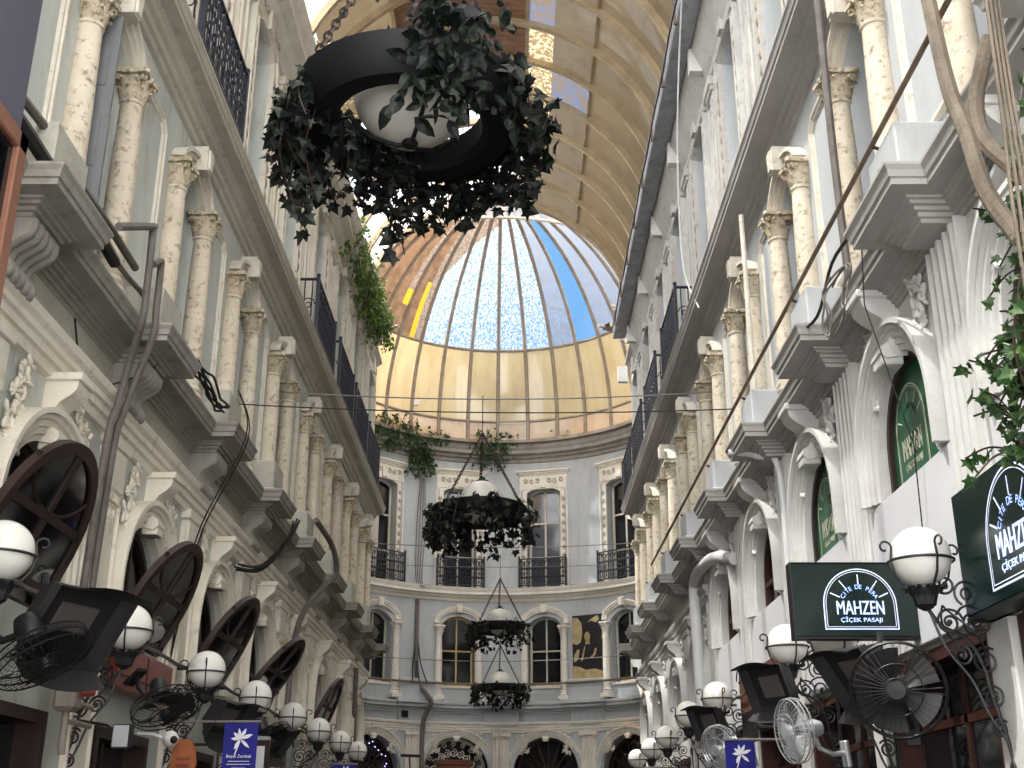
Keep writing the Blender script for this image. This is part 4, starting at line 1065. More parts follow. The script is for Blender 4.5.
# ------------------------------------------------------------------ heaters, fans and other fittings
def make_heater():
    root = empty('hooded_heater')
    m = MB()
    A = [(-.2, 0, -.14), (.2, 0, -.14), (.2, 0, .14), (-.2, 0, .14)]; B = [(-.32, .26, -.25), (.32, .26, -.25), (.32, .26, .25), (-.32, .26, .25)]
    m.grid([A, B], closed_u=True); m.add(A, [(0, 1, 2, 3)]); m.add([(a * .9, b - .10, c * .9) for a, b, c in B], [(0, 1, 2, 3)])
    m.grid([B, [(a * .97, b - .004, c * .97) for a, b, c in B], [(a * .9, b - .10, c * .9) for a, b, c in B]], closed_u=True)
    m.build('housing', M['heater'], root, ang=20)
    for sz in (-1, 1):
        m = MB(); rows = [[(-.32 + .64 * i / 10, .26 + t * .12, sz * (.25 + t * .03 + .05 * math.sin(PI * i / 10) * t)) for i in range(11)] for t in (0, .5, 1)]
        m.grid(rows); m.grid([[(x, y - .008, z + sz * .008) for x, y, z in r] for r in rows]); m.build('hood_flap', M['heater'], root)
    m = MB(); m.bevbox(-.15, .15, .155, .175, -.12, .12, .006); m.build('radiant_panel', surf('grey_ceramic_panel', (96, 92, 92), rough=.6), root)
    m = MB(); m.tube([(0, 0, 0), (0, -.14, .02), (0, -.24, .12)], .025, 8); m.bevbox(-.07, .07, -.06, 0, -.07, .07, .01); m.build('mounting_arm', M['iron'], root)
    return root
heat = Proto(make_heater())
def face(o, d, roll=0.0):
    o.rotation_euler = (Vector(d).to_track_quat('Y', 'Z') @ __import__('mathutils').Quaternion((0, 1, 0), R(roll))).to_euler()
HT = [((-3.0, 7.75, 2.98), (.75, -.35, -.55), 1.08, 'big black hooded heater behind the nearest fan at the left edge'),
      ((-2.98, 12.3, 2.78), (.75, -.3, -.6), .85, 'black hooded heater under the third globe lamp on the left'),
      ((-2.98, 15.0, 2.76), (.75, -.2, -.6), .8, 'black hooded heater above the third fan on the left'),
      ((2.42, 8.15, 2.70), (-.75, -.3, -.6), .85, 'black hooded heater under the projecting green sign'),
      ((2.42, 10.95, 2.90), (-.8, -.5, -.4), .82, 'black hooded heater in front of the brown board on the right'),
      ((2.42, 14.6, 2.90), (-.8, -.5, -.4), .78, 'farther black hooded heater between two globe lamps on the right')]
for loc, d, k, lab in HT:
    o = heat.get(); o.location = loc; face(o, d); o.scale = (k, k, k); tag(o, lab, 'heater', 'hooded heaters')
def make_fan(cm, bm, r=.26):
    root = empty('wall_fan')
    m = MB()
    for y, q in ((.05, 1), (-.03, 1), (.08, .55), (.09, .25), (-.06, .55), (.01, 1.02)):
        m.tube([(r * q * math.cos(2 * PI * k / 30), y, r * q * math.sin(2 * PI * k / 30)) for k in range(30)], .004 if q < 1 else .006, 4, closed=True)
    for k in range(40):
        a = 2 * PI * k / 40; ca, sa = math.cos(a), math.sin(a)
        m.tube([(r * q * ca, y, r * q * sa) for q, y in ((.15, .095), (.55, .085), (.9, .065), (1, .01), (.9, -.04), (.55, -.065), (.25, -.07))], .0016, 3)
    m.build('cage', cm, root)
    m = MB(); m.lathe([(.0001, .10), (.05, .098), (.055, .085), (.05, .04)], 16, caps=False); m.xf(Matrix.Rotation(R(-90), 4, 'X')); m.build('hub', bm, root)
    for k in range(5):
        a = 2 * PI * k / 5; m = MB()
        rows = [[(q * r * math.cos(a + w * .45), .02 + w * .03, q * r * math.sin(a + w * .45)) for w in (-1, -.5, 0, .5, 1)] for q in (.2, .45, .7, .9)]
        m.grid(rows); m.build('blade', bm, root)
    m = MB(); m.lathe([(.04, -.06), (.075, -.09), (.08, -.18), (.06, -.24), (.02, -.26)], 18); m.xf(Matrix.Rotation(R(-90), 4, 'X')); m.build('motor', M['black'] if cm is not M['chrome'] else M['chrome'], root)
    m = MB(); m.tube([(0, -.17, -.05), (0, -.2, -.16), (0, -.32, -.22), (0, -.42, -.22)], .022, 8); m.bevbox(-.05, .05, -.46, -.42, -.34, -.12, .01); m.build('bracket', M['black'] if cm is not M['chrome'] else M['chrome'], root)
    return root
fan = Proto(make_fan(M['black'], M['black'])); fanc = Proto(make_fan(M['chrome'], M['chrome']))
FN = [((-2.86, 7.25, 2.62), (.55, -.1, -.85), 1.12, 0, 'black caged wall fan tilted down below the big heater at the left edge'),
      ((-2.80, 9.75, 2.56), (.4, -.3, -.85), 1.0, 0, 'black caged wall fan tilted down beside the dull red panel'),
      ((-2.72, 13.6, 2.60), (.55, -.15, -.8), 1.0, 0, 'black caged wall fan right of the blue lily banner'),
      ((2.38, 7.5, 2.44), (-.45, -1, -.15), 1.1, 0, 'black caged wall fan facing out under the projecting green sign'),
      ((2.36, 10.3, 2.42), (-.9, -.25, -.1), 1.0, 1, 'pale clear plastic wall fan beside the blue lily banner on the right'),
      ((2.36, 14.0, 2.52), (-.7, -.5, -.3), 1.0, 1, 'farther pale clear wall fan on the right')]
for loc, d, k, c, lab in FN:
    o = (fanc if c else fan).get(); o.location = loc; face(o, d); o.scale = (k, k, k); tag(o, lab, 'fan', 'wall fans')
# conduit rail carrying the cables along both walls
def rail_along(mp, s, z, y0, y1, name, lab, mat, r=.02):
    m = MB(); m.tube([mp(y0 + (y1 - y0) * i / 40, s, z + .012 * math.sin(i * 1.9)) for i in range(41)], r, 6)
    o = m.build(name, mat)
    for i in range(9):
        y = y0 + (y1 - y0) * (i + .5) / 9; b = MB(); b.box(-.02, .02, -.0, s, -.012, .012, lambda a, s_, zz: mp(y + a, s_, z + zz)); b.build('clip', M['iron'], o)
    return tag(o, lab, 'conduit')
rail_along(mpL, .16, 3.18, 4.5, 20.0, 'cable_conduit', 'long grey cable conduit running behind the lamps of the left wall', M['pipe'])
rail_along(mpR, .22, 3.18, 10.3, 18.0, 'cable_conduit', 'thin conduit running behind the lamps of the right wall', M['cable_grey'], .014)
def cable(name, pts, r, mat, lab, cat='cable', group=None, n=5):
    m = MB(); m.tube(pts, r, n); return tag(m.build(name, mat), lab, cat, group)
# red panel, brown board, cabinet, meter, camera, plaque, menu
o = empty('red_panel_sign', (-3.36, 10.75, 2.74)); 
m = MB(); m.bevbox(0, .09, -.8, .8, 0, .36, .012); m.build('panel', M['red_sign'], o); m = MB(); m.box(.088, .094, -.02, .02, .02, .34); m.box(.088, .094, -.78, .78, .1, .12); m.build('divider', M['wood_red'], o)
tag(o, 'dull red shop sign panel under the tilted sashes on the left', 'sign')
o = empty('brown_board', (2.86, 13.9, 2.95)); m = MB(); m.bevbox(-.06, .06, -1.15, 1.15, 0, .46, .012); m.build('panel', M['brown_board'], o)
m = MB(); m.tube([(-.07, -.5, .3), (-.07, .15, .33)], .012, 5); m.build('handle_bar', M['chrome'], o)
for k in range(2):
    m = MB(); m.tube([(-.08, .5 + k * .55 + a, b) for a, b in spiral(0, .44, .15, .03, .8, 0, 16)], .009, 5); m.build('iron_scroll', M['iron'], o)
tag(o, 'plain brown board behind a heater on the right wall', 'board')
o = empty('gas_meter', (-3.30, 8.98, 2.2))
m = MB(); m.bevbox(-.08, .08, -.1, .1, .25, .5, .03); m.build('body', M['meter'], o)
m = MB(); m.tube([(.02, 0, .5), (.02, 0, .68)], .04, 8); m.ball((.02, 0, .7), .06, 8, 6); m.build('valve', M['wood_red'], o)
m = MB(); m.tube([(0, 0, .25), (0, .0, .02), (0, .02, -.05)], .03, 8); m.tube([(.03, .1, .32), (.03, .45, .32)], .022, 8); m.tube([(.03, .1, .18), (.03, .45, .18)], .022, 8); m.tube([(0, 0, .18), (.03, .12, .18)], .02, 6); m.build('pipework', M['meter'], o)
m = MB(); m.tube([(.08, .0, .38), (.13, .14, .40)], .03, 8); m.build('red_cap', M['red_sign'], o)
tag(o, 'small grey gas meter with stub pipes on the left wall by the doorway', 'gas meter')
o = empty('security_camera', (-3.2, 11.25, 2.42))
m = MB(); m.ball((.06, -.02, 0), .075, 16, 12); m.build('housing', M['camera_white'], o); m = MB(); m.ball((.105, -.07, -.01), .035, 12, 8); m.build('lens', M['black'], o)
m = MB(); m.tube([(0, 0, 0), (-.1, .02, .04), (-.26, .02, .05)], .016, 8); m.build('mount', M['camera_white'], o)
tag(o, 'small round white security camera beside the terracotta plaque', 'camera')
o = empty('hanging_plaque', (-3.02, 11.3, 2.22))
m = MB(); pr = [(.05, -.17), (.1, -.12), (.12, 0), (.1, .12), (.05, .2), (-.05, .2), (-.1, .12), (-.12, 0), (-.1, -.12), (-.05, -.17)]
m.prism(pr, lambda a, b, t: (a, t, b), -.02, .02); m.build('board', M['orange'], o); m = MB(); 
for z in (-.03, .03): m.box(-.06, .06, -.026, -.018, z - .012, z + .012)
m.build('worn_lettering', M['red_sign'], o); m = MB(); m.tube([(0, 0, .2), (0, 0, .32), (-.25, 0, .34)], .008, 5); m.build('hanger', M['iron'], o)
tag(o, 'terracotta coloured shaped plaque hanging by the camera on the left', 'plaque')
o = empty('floodlight', (-2.98, 9.35, 2.3)); m = MB(); m.bevbox(-.07, .07, -.05, .05, -.09, .09, .01); m.build('housing', M['black'], o); m = MB(); m.bevbox(-.06, .06, -.06, -.048, -.08, .08, .004); m.build('lens', M['chrome'], o)
m = MB(); m.tube([(0, .05, 0), (-.2, .2, .1), (-.49, .3, .15)], .012, 6); m.build('arm', M['iron'], o); tag(o, 'small floodlight hanging under the second bracket on the left', 'floodlight')
o = empty('menu_case', (-2.95, 13.1, 2.2)); m = MB(); m.bevbox(-.02, .35, -.05, .05, 0, .34, .01); m.build('case', M['wood'], o); m = MB(); m.box(.02, .31, -.056, -.05, .03, .28); m.build('sheet', M['board'], o)
m = MB(); m.box(-.02, .35, -.06, .06, .34, .38); m.build('lid', M['chrome'], o); m = MB(); m.tube([(.0, .03, .3), (-.5, .03, .3)], .014, 6); m.build('arm', M['iron'], o); tag(o, 'dark framed menu case beside the blue lily banner on the left', 'menu case')
o = empty('dark_screen', (2.62, 13.6, 2.55)); m = MB(); m.bevbox(-.03, .03, -.3, .3, 0, .34, .01); m.build('screen', M['black'], o); m = MB(); m.tube([(.03, 0, .17), (.3, 0, .17)], .02, 6); m.build('arm', M['iron'], o)
tag(o, 'small black screen on an arm above the right blue banner', 'screen')
# near sign boards at the upper left corner
o = empty('framed_lantern_sign', (-2.24, 3.75, 2.75)); W, H = .85, 1.79
m = MB(); m.box(-.02, .02, -W + .09, W - .09, .09, H - .09); m.build('dark_face', M['glass'], o)
m = MB()
for a, b, c, d in ((-W, W, 0, .09), (-W, W, H - .09, H), (-W, -W + .09, 0, H), (W - .09, W, 0, H)): m.bevbox(-.05, .045, a, b, c, d, .008)
m.build('copper_frame', M['copper'], o); 
for y in (-.5, .5): m = MB(); m.tube([(-.04, y, H * .7), (-1.24, y, H * .7)], .02, 6); m.build('wall_arm', M['iron'], o)
tag(o, 'copper framed dark sign cut off by the left edge', 'sign')
o = empty('slate_signboard', (-2.46, 4.0, 4.4)); m = MB(); m.bevbox(-.04, .04, -.95, .97, 0, 1.9, .01); m.build('board', M['slate'], o)
for y in (-.5, .6): m = MB(); m.tube([(-.03, y, 1.2), (-1.02, y, 1.2)], .02, 6); m.build('wall_arm', M['iron'], o)
tag(o, 'plain slate grey signboard in the top left corner', 'sign')
# poster in the court
o = empty('wall_poster'); on_court(o, 61.0, 6.12, .05)
m = MB(); m.box(-.55, .55, 0, .03, 0, 1.98); m.build('backing', surf('dark_poster_print', (30, 28, 34), (44, 40, 44), 3, rough=.5, bump=0), o)
tan = surf('sepia_poster_print', (188, 170, 128), (150, 132, 96), 4, rough=.5, bump=0)
def blob(pts, mat, nm, y=.034):
    m = MB(); m.add([(-x, y, z) for x, z in pts], [tuple(range(len(pts)))]); m.build(nm, mat, o, smooth=False)
blob([(-.54, .02), (.54, .02), (.54, .2), (.2, .3), (-.1, .28), (-.3, .38), (-.54, .42)], tan, 'printed_ground')
blob([(-.54, 1.12), (-.54, 1.92), (-.36, 1.9), (-.22, 1.72), (-.2, 1.4), (-.26, 1.14), (-.4, 1.06)], tan, 'printed_drape')
blob([(-.03 + .10 * math.cos(k * PI / 8), 1.30 + .15 * math.sin(k * PI / 8)) for k in range(16)], tan, 'printed_head')
blob([(-.09, 1.2), (.04, 1.2), (.06, 1.06), (-.1, 1.06)], tan, 'printed_neck', .0345)
blob([(-.26, .56), (-.2, .56), (-.1, 1.0), (-.13, 1.02)], tan, 'printed_lapel')
blob([(.06, .66), (.16, .74), (.24, .94), (.29, .9), (.24, .72), (.14, .64)], tan, 'printed_hand')
blob([(-.5, .52), (-.36, .6), (-.3, .9), (-.38, .92), (-.5, .74)], tan, 'printed_table')
blob([(-.02, 1.74), (.14, 1.86), (.34, 1.94), (.4, 1.82), (.28, 1.72), (.12, 1.78)], tan, 'printed_plume')
blob([(.46, 1.2), (.49, 1.5), (.54, 1.5), (.54, 1.2)], tan, 'printed_edge')
tag(o, 'dark sepia poster of a seated figure on the curved end wall', 'poster')
# ------------------------------------------------------------------ pipes, cables
cable('standing_pipe', smooth_path([mpL(9.05, .16, 3.2), mpL(9.13, .17, 4.6), mpL(9.18, .20, 4.9), mpL(9.2, .24, 5.26), mpL(8.95, .40, 5.6), mpL(8.9, .42, 5.85), mpL(8.88, .42, 6.36), mpL(8.84, .42, 6.40), mpL(8.1, .42, 6.0)], 7), .034, M['pipe'], 'grey pipe climbing the left wall and bending over the ledge, nearer of two', 'pipe', None, 8)
cable('standing_pipe', smooth_path([mpL(9.22, .16, 3.2), mpL(9.30, .17, 4.6), mpL(9.34, .20, 4.9), mpL(9.36, .26, 5.2), mpL(9.2, .42, 5.55), mpL(9.17, .43, 5.8), mpL(9.16, .43, 6.18), mpL(9.13, .43, 6.22), mpL(8.95, .43, 6.1)], 7), .032, M['pipe'], 'grey pipe climbing the left wall, shorter and farther of two', 'pipe', None, 8)
for k, (ds, dz, r, n) in enumerate(((.30, .34, .034, 14), (.24, .26, .024, 16), (.36, .08, .05, 12))):
    cable('ledge_pipe', [mpL(5.0 + i * .30, ds + .01 * math.sin(i), 5.72 + dz + .02 * math.sin(i * 1.3 + k)) for i in range(n)], r, M['pipe'] if k < 2 else M['black'], ['thick grey pipe lying along the left ledge past the nearest pedestals', 'thin grey pipe lying behind the thick one on the left ledge', 'black cable bundle lying on the left ledge by the bent pipes'][k], 'pipe', None, 7)
def bundle(P, r, n, spread, lab, seed):
    q = random.Random(seed); m = MB()
    for k in range(n):
        o = Vector((q.uniform(-1, 1), q.uniform(-1, 1), q.uniform(-1, 1))) * spread
        m.tube(smooth_path([Vector(p) + o + Vector((q.uniform(-1, 1), q.uniform(-1, 1), q.uniform(-1, 1))) * spread * .6 for p in P], 5), r, 5)
    return tag(m.build('cable_bundle', M['cable']), lab, 'cable')
bundle([mpL(10.5 + i * .2, .38, 5.82 + .04 * math.sin(i * .9)) for i in range(8)], .013, 6, .05, 'tangled black cables lying on the left ledge before the second visible pedestal', 3)
cable('drain_pipe', smooth_path([mpL(17.6, .20, 0), mpL(17.6, .20, 3.4), mpL(18.0, .22, 4.6), mpL(18.8, .42, 5.3), mpL(19.1, .58, 5.6), mpL(18.7, .55, 5.95), mpL(17.6, .45, 6.1)], 7), .045, M['pipe'], 'thick grey downpipe bending out round the left ledge far along', 'pipe', None, 8)
cable('drain_pipe', [mpL(25.7, .14, 0), mpL(25.5, .14, 4.9)], .05, M['pipe'], 'thin downpipe at the far end of the left wall', 'pipe', None, 8)
bundle([mpL(15.5, .55, 5.55), mpL(15.2, .5, 5.2), mpL(14.7, .3, 4.75), mpL(13.95, .19, 4.6)], .013, 6, .035, 'black cables slung down from the left ledge to the arches', 4)
for k, dy in enumerate((0, .10)):
    cable('hanging_cable', smooth_path([mpL(12.1 + dy, .46, 6.15), mpL(12.05 + dy, .60, 5.6), mpL(12.0 + dy, .22, 4.6), mpL(11.72 + dy, .16, 3.7), mpL(11.6, .16, 3.2)], 6), .008, M['cable'], ['thin black cable hanging down the left wall to the second lamp, the outer one', 'thin black cable hanging beside the outer one on the left wall'][k])
cable('hanging_cable', smooth_path([mpL(8.4, .06, 5.36), mpL(8.55, .10, 5.0), mpL(8.9, .08, 4.92), mpL(9.1, .10, 5.05), mpL(9.6, .30, 5.4), mpL(9.9, .34, 5.75)], 6), .008, M['cable'], 'thin black cable drooping across the grey frieze on the left')
# wires across the passage
def span(p, q, sag, r, lab, mat='cable', sw=0.0):
    cable('span_wire', [Vector(p).lerp(Vector(q), i / 24) - Vector((0, 0, sag * 4 * (i / 24) * (1 - i / 24))) for i in range(25)], r, M[mat], lab, 'wire')
span((-3.42, 13.35, 6.45), (2.72, 13.85, 6.56), .08, .008, 'black wire strung across the passage between the columns')
span((-3.3, 27.2, 5.4), (2.9, 27.6, 5.5), .15, .01, 'thin wire strung across the far end of the passage', 'cable_grey')
for k, (x, y) in enumerate(((-.61, 5.95), (-.45, 16), (-.3, 25.4))):
    span((-3.45, y, 7.6), (2.93, y, 7.6), .12, .010, ['nearest', 'middle', 'far'][k] + ' suspension wire holding a hanging basket across the passage', 'cable_grey')
span((-4.0, 35.0, 9.2), (3.2, 35.0, 9.2), .1, .010, 'suspension wire across the round court holding the last basket', 'cable_grey')
# right: handrail pipe along the pedestals and loose cables
m = MB(); m.tube([mpR(4.2 + i * .6, .42, 6.16 + .004 * i) for i in range(30)], .020, 8); o = m.build('ledge_rail', M['pipe_brown'])
for i, b in enumerate(BB[:-1]):
    c = MB(); c.tube([mpR(b + .1, .42, 6.17), mpR(b + .1, .3, 6.12)], .014, 5); c.build('rail_clip', M['iron'], o)
tag(o, 'long brown pipe rail lying across the pedestals of the right ledge', 'rail')
q = random.Random(9)
pts = [mpR(8.2 + .35 * math.sin(i * .55) + .1 * math.sin(i * 1.7), .50 + .03 * math.cos(i), 5.62 - .25 * (1 - math.cos(i * .55)) / 1.2) for i in range(36)]
cable('cable_coil', smooth_path(pts, 3), .009, M['cable_grey'], 'loose coil of grey cable hanging from the right ledge')
cable('loose_cable', smooth_path([mpR(6.9, .5, 5.78), mpR(7.6, .47, 5.75), mpR(8.2, .5, 5.74), mpR(8.9, .46, 5.6), mpR(9.6, .48, 5.74)], 5), .014, M['cable'], 'black cable lying along the right ledge above the coil')
cable('hanging_cable', [mpR(7.75, .4, 5.75), mpR(7.8, .42, 5.2), mpR(8.0, .12, 4.2), mpR(8.1, .1, 3.5)], .005, M['cable'], 'thin cable hanging straight down in front of the right arches')
cable('waste_pipe', smooth_path([mpR(15.1, .10, 4.95), mpR(16.2, .18, 5.2), mpR(17.4, .2, 5.28), mpR(17.9, .2, 5.22), mpR(18.05, .2, 5.0), mpR(17.95, .2, 3.6), mpR(17.9, .2, 0)], 7), .085, M['pipe_white'], 'white plastic waste pipe with an elbow running down the right wall', 'pipe', None, 12)
for k, (y, s, z) in enumerate(((16.3, .18, 5.2), (17.98, .2, 4.6), (17.95, .2, 3.9))):
    pass
cable('standing_pipe', smooth_path([mpR(12.15, .12, 3.2), mpR(12.15, .12, 5.2), mpR(12.3, .3, 5.45), mpR(12.6, .55, 5.6)], 6), .035, M['pipe_white'], 'thin white pipe rising past the third pilaster on the right', 'pipe', None, 8)
cable('standing_pipe', smooth_path([mpR(8.72, .22, 5.7), mpR(8.70, .24, 7.0), mpR(8.66, .24, 8.6)], 4), .035, M['pipe'], 'dark downpipe in front of the near right columned window', 'pipe', None, 8)
cable('standing_pipe', [mpR(12.6, .22, 5.8), mpR(12.6, .22, 8.6)], .03, M['cream'], 'thin cream downpipe beside the column of the third right window', 'pipe', None, 8)
cable('loose_cable', smooth_path([mpR(15.5, .3, 8.7), mpR(15.8, .45, 9.6), mpR(15.0, .55, 11.2), mpR(13.5, .62, 12.5), mpR(12.6, .66, 12.6)], 6), .012, M['pipe_white'], 'white cable drooping from the gutter to the upper right cornice')
cable('loose_cable', [mpR(5 + i * .6, .66, 12.66 + .05 * math.sin(i * 1.7)) for i in range(34)], .014, M['cable'], 'black cable clipped along the right gutter')
cable('loose_cable', smooth_path([(-3.2, 14.1, 14.93), (-3.0, 14.0, 14.6), (-2.6, 13.2, 13.2), (-2.1, 12.0, 12.0), (-1.3, 10.5, 10.9), (-.4, 9.5, 10.3)], 6), .02, M['cable'], 'black cable hanging across the roof at the upper left')
# court pipes
def C_(a, s, z): return mpC(uC(a), s, z)
cable('drain_pipe', smooth_path([C_(118.2, .06, 8.6), C_(118.2, .08, 7.0), C_(117.6, .12, 6.1), C_(116, .55, 5.6), C_(114.5, .55, 5.35), C_(115.8, .22, 4.8), C_(115.8, .2, 3.0), C_(115.8, .2, 0)], 6), .07, M['pipe'], 'grey downpipe kinking round the pedestal of the curved end wall', 'pipe', None, 8)
for k in range(4):
    cable('cable_strand', smooth_path([C_(118.4 - .5 * k, .08, 12.6), C_(119.4 - 1.0 * k, .1, 11), C_(119.2 - .7 * k, .1, 9.3), C_(118.6 - .4 * k, .42, 8.95)], 5), .018, M['cable_grey'], ['leftmost', 'second', 'third', 'rightmost'][k] + ' cable strand hanging under the weeds on the curved end wall')
for k in range(3):
    cable('cable_strand', smooth_path([C_(118.0, .1, 7.4), C_(118.2 - 1.4 * (k - 1), .14, 6.6), C_(118.2 - 2.6 * (k - 1), .4, 6.0)], 5), .02, M['cable'], ['left', 'middle', 'right'][k] + ' black cable fanning out above the pedestal of the curved end wall')
for k, a in enumerate((92.8, 90.6)):
    cable('thin_pipe', [C_(a, .2, 0), C_(a, .2, 4.75)], .03, M['frame_pale'], ['left', 'right'][k] + ' thin pale pipe below the last hanging basket on the end wall', 'pipe')
o = empty('floodlight_post'); on_court(o, 119.5, 3.2, .3); m = MB(); m.tube([(0, 0, -.3), (.15, .1, .6)], .025, 6); m.build('post', M['black'], o); m = MB(); m.bevbox(-.2, .42, .05, .15, .58, .66, .01); m.build('light_bar', M['black'], o)
tag(o, 'black bar light on a post in front of the curved end wall', 'light')
o = empty('junction_box'); on_court(o, 122, 4.95, .1); m = MB(); m.bevbox(-.1, .1, 0, .12, 0, .2, .01); m.build('box', M['black'], o); tag(o, 'small black box on the curved end wall left of the pedestal', 'box')
o = empty('dome_lamp', dp(124, 14.95, -.12)); m = MB(); m.bevbox(-.09, .09, -.05, .03, -.09, .09, .01); m.build('lamp_body', M['camera_white'], o); m = MB(); m.tube([(0, 0, 0), (.08, .12, 0)], .015, 5); m.build('arm', M['iron'], o); tag(o, 'small square white lamp on a rib low in the dome', 'lamp')

# ------------------------------------------------------------------ plants
IVY = [(0, 0), (.22, .12), (.5, .02), (.42, .3), (.62, .52), (.3, .52), (0, 1.0), (-.3, .52), (-.62, .52), (-.42, .3), (-.5, .02), (-.22, .12)]
OVAL = [(0, 0), (.22, .2), (.28, .45), (.18, .75), (0, 1.0), (-.18, .75), (-.28, .45), (-.22, .2)]
def leaf(mb, p, size, n, tip, shape, q):
    n = Vector(n).normalized(); t = Vector(tip); t -= n * t.dot(n)
    if t.length < 1e-4: t = n.orthogonal()
    t.normalize(); b = n.cross(t); p = Vector(p)
    k = [p + (b * x + t * y + n * (-.18 * abs(x) - .25 * y * y)) * size for x, y in shape]
    c = p + (t * .4 + n * .03) * size
    o = len(mb.v); mb.v += [tuple(c)] + [tuple(v) for v in k]; m = len(k)
    mb.f += [(o, o + 1 + i, o + 1 + (i + 1) % m) for i in range(m)]
def strand(mb, sb, path, size, q, gap=.05, shape=IVY, rad=.004):
    P = smooth_path(path, 5); sb.tube(P, rad, 4)
    L = 0
    for i in range(1, len(P)):
        seg = (P[i] - P[i - 1]).length; L += seg
        while L > gap:
            L -= gap; s = size * q.uniform(.6, 1.25)
            d = Vector((q.uniform(-1, 1), q.uniform(-1, 1), q.uniform(-.6, .6)))
            leaf(mb, P[i] + d * size * .5, s, (q.uniform(-1, 1), q.uniform(-1, 1), q.uniform(-.3, 1)), (d.x, d.y, d.z - .7), shape, q)
def make_basket(seed, arcs, size, long_l, top=.12, apex=1.3):
    q = random.Random(seed); root = empty('hanging_basket')
    m = MB(); m.lathe([(.46, -.10), (.58, -.11), (.66, -.03), (.685, .10), (.65, .10), (.62, .0), (.47, -.02), (.46, .08), (.425, .08), (.425, -.07), (.46, -.10)], 40, caps=False); m.build('planter_ring', M['planter'], root)
    m = MB(); m.lathe([(.63, .05), (.46, .05)], 32, caps=False); m.build('soil', M['wood'], root)
    m = MB(); m.ball((0, 0, .17), .35, 32, 20); m.build('globe', M['globe_dusty'], root)
    for k in range(3):
        a = k * 2 * PI / 3 + .9; m = MB(); ca, sa = math.cos(a), math.sin(a)
        m.tube([(r * ca, r * sa, z) for r, z in ((.44, .0), (.38, .08), (.35, .0), (.24, -.12), (.08, -.192), (.0, -.196))], .014, 5); m.build('strap', M['planter'], root)
    m = MB(); m.ball((0, 0, -.19), .05, 10, 6, (1, 1, .6)); m.build('finial', M['planter'], root)
    m = MB(); m.ball((0, 0, .50), .12, 16, 8, (1, 1, .4)); m.tube([(0, 0, .5), (0, 0, .58)], .05, 8); m.build('globe_cap', M['planter'], root)
    for k in range(3):
        a = k * 2 * PI / 3 + 3.75; m = MB(); A = Vector((.66 * math.cos(a), .66 * math.sin(a), .09)); B = Vector((0, 0, apex)); nl = 30
        for i in range(nl):
            p0 = A.lerp(B, (i + .5) / nl); d = (B - A).normalized(); u = d.orthogonal().normalized(); w = d.cross(u)
            if i % 2: u, w = w, u
            L = (B - A).length / nl * .68
            m.tube([p0 + d * (L * math.cos(t)) + u * (.022 * math.sin(t)) for t in [2 * PI * j / 10 for j in range(10)]], .0085, 4, closed=True)
        m.build('chain', M['chain'], root)
    m = MB(); m.tube([(0, 0, apex - .02), (0, 0, 1.95)], .008, 5); m.ball((0, 0, apex), .025, 8, 6); m.build('hanging_wire', M['chain'], root)
    lv, st = MB(), MB()
    for a0, a1, ns, d0, d1 in arcs:
        for k in range(ns):
            a = R(q.uniform(a0, a1)); ca, sa = math.cos(a), math.sin(a); r1 = q.uniform(.66, .78); dn = q.uniform(d0, d1)
            w = q.uniform(-.3, .3)
            strand(lv, st, [(.5 * ca, .5 * sa, .06), (r1 * ca, r1 * sa, q.uniform(.0, top)), ((r1 + .05) * math.cos(a + w * .5), (r1 + .05) * math.sin(a + w * .5), -dn * .5), ((r1 + q.uniform(-.08, .08)) * math.cos(a + w), (r1 + .0) * math.sin(a + w), -dn)], size, q, size * .45)
    if long_l:
        for k in range(16):
            a = R(q.uniform(85, 190)); strand(lv, st, [(.5 * math.cos(a), .5 * math.sin(a), .06), (.42 * math.cos(a), .42 * math.sin(a), .02), (.40 * math.cos(a), .40 * math.sin(a), -q.uniform(.15, .3))], size, q, size * .45)
    for pth in long_l: strand(lv, st, pth, size, q, size * .55)
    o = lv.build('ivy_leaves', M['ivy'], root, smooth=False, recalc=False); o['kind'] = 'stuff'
    st.build('ivy_stems', M['wood'], root)
    return root
b1 = make_basket(11, [(140, 215, 30, .15, .42), (10, 85, 30, .15, .38), (-40, 20, 14, .1, .3), (85, 145, 12, .1, .38)], .095, [[(-.55, -.2, .0), (-.70, -.25, -.3), (-.64, -.25, -.62), (-.52, -.25, -.9)], [(-.5, -.2, .0), (-.55, -.3, -.4), (-.46, -.3, -.75)], [(-.15, .4, .0), (-.12, .45, -.35), (-.05, .42, -.7)], [(-.2, .4, 0), (-.15, .45, -.4), (-.1, .42, -.62)], [(-.05, .4, 0), (-.05, .45, -.3), (0, .42, -.55)]], .06, 1.65)
b1.location = (-.61, 5.95, 5.57)
q = random.Random(4); lv = MB(); st = MB()
for k in range(24):     # broad-leaved climber spilling over the front of the nearest basket
    x = q.uniform(.08, .5)
    strand(lv, st, [(x, -.45, .2), (x + q.uniform(-.1, .12), -.56, .34), (x + q.uniform(-.12, .15), -.66, .1), (x + q.uniform(-.12, .15), -.62, -q.uniform(.15, .45))], .125, q, .085, OVAL)
strand(lv, st, [(.0, -.4, .2), (-.2, -.5, .34), (-.32, -.52, .33)], .13, q, .12, OVAL)
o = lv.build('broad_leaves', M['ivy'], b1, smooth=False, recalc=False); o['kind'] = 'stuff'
tag(b1, 'nearest hanging basket, a dark ring planter of trailing ivy round a white globe', 'hanging basket', 'hanging baskets')
FULL = lambda n: [(0, 360, n, .15, .55), (150, 250, n // 6, .3, .55)]
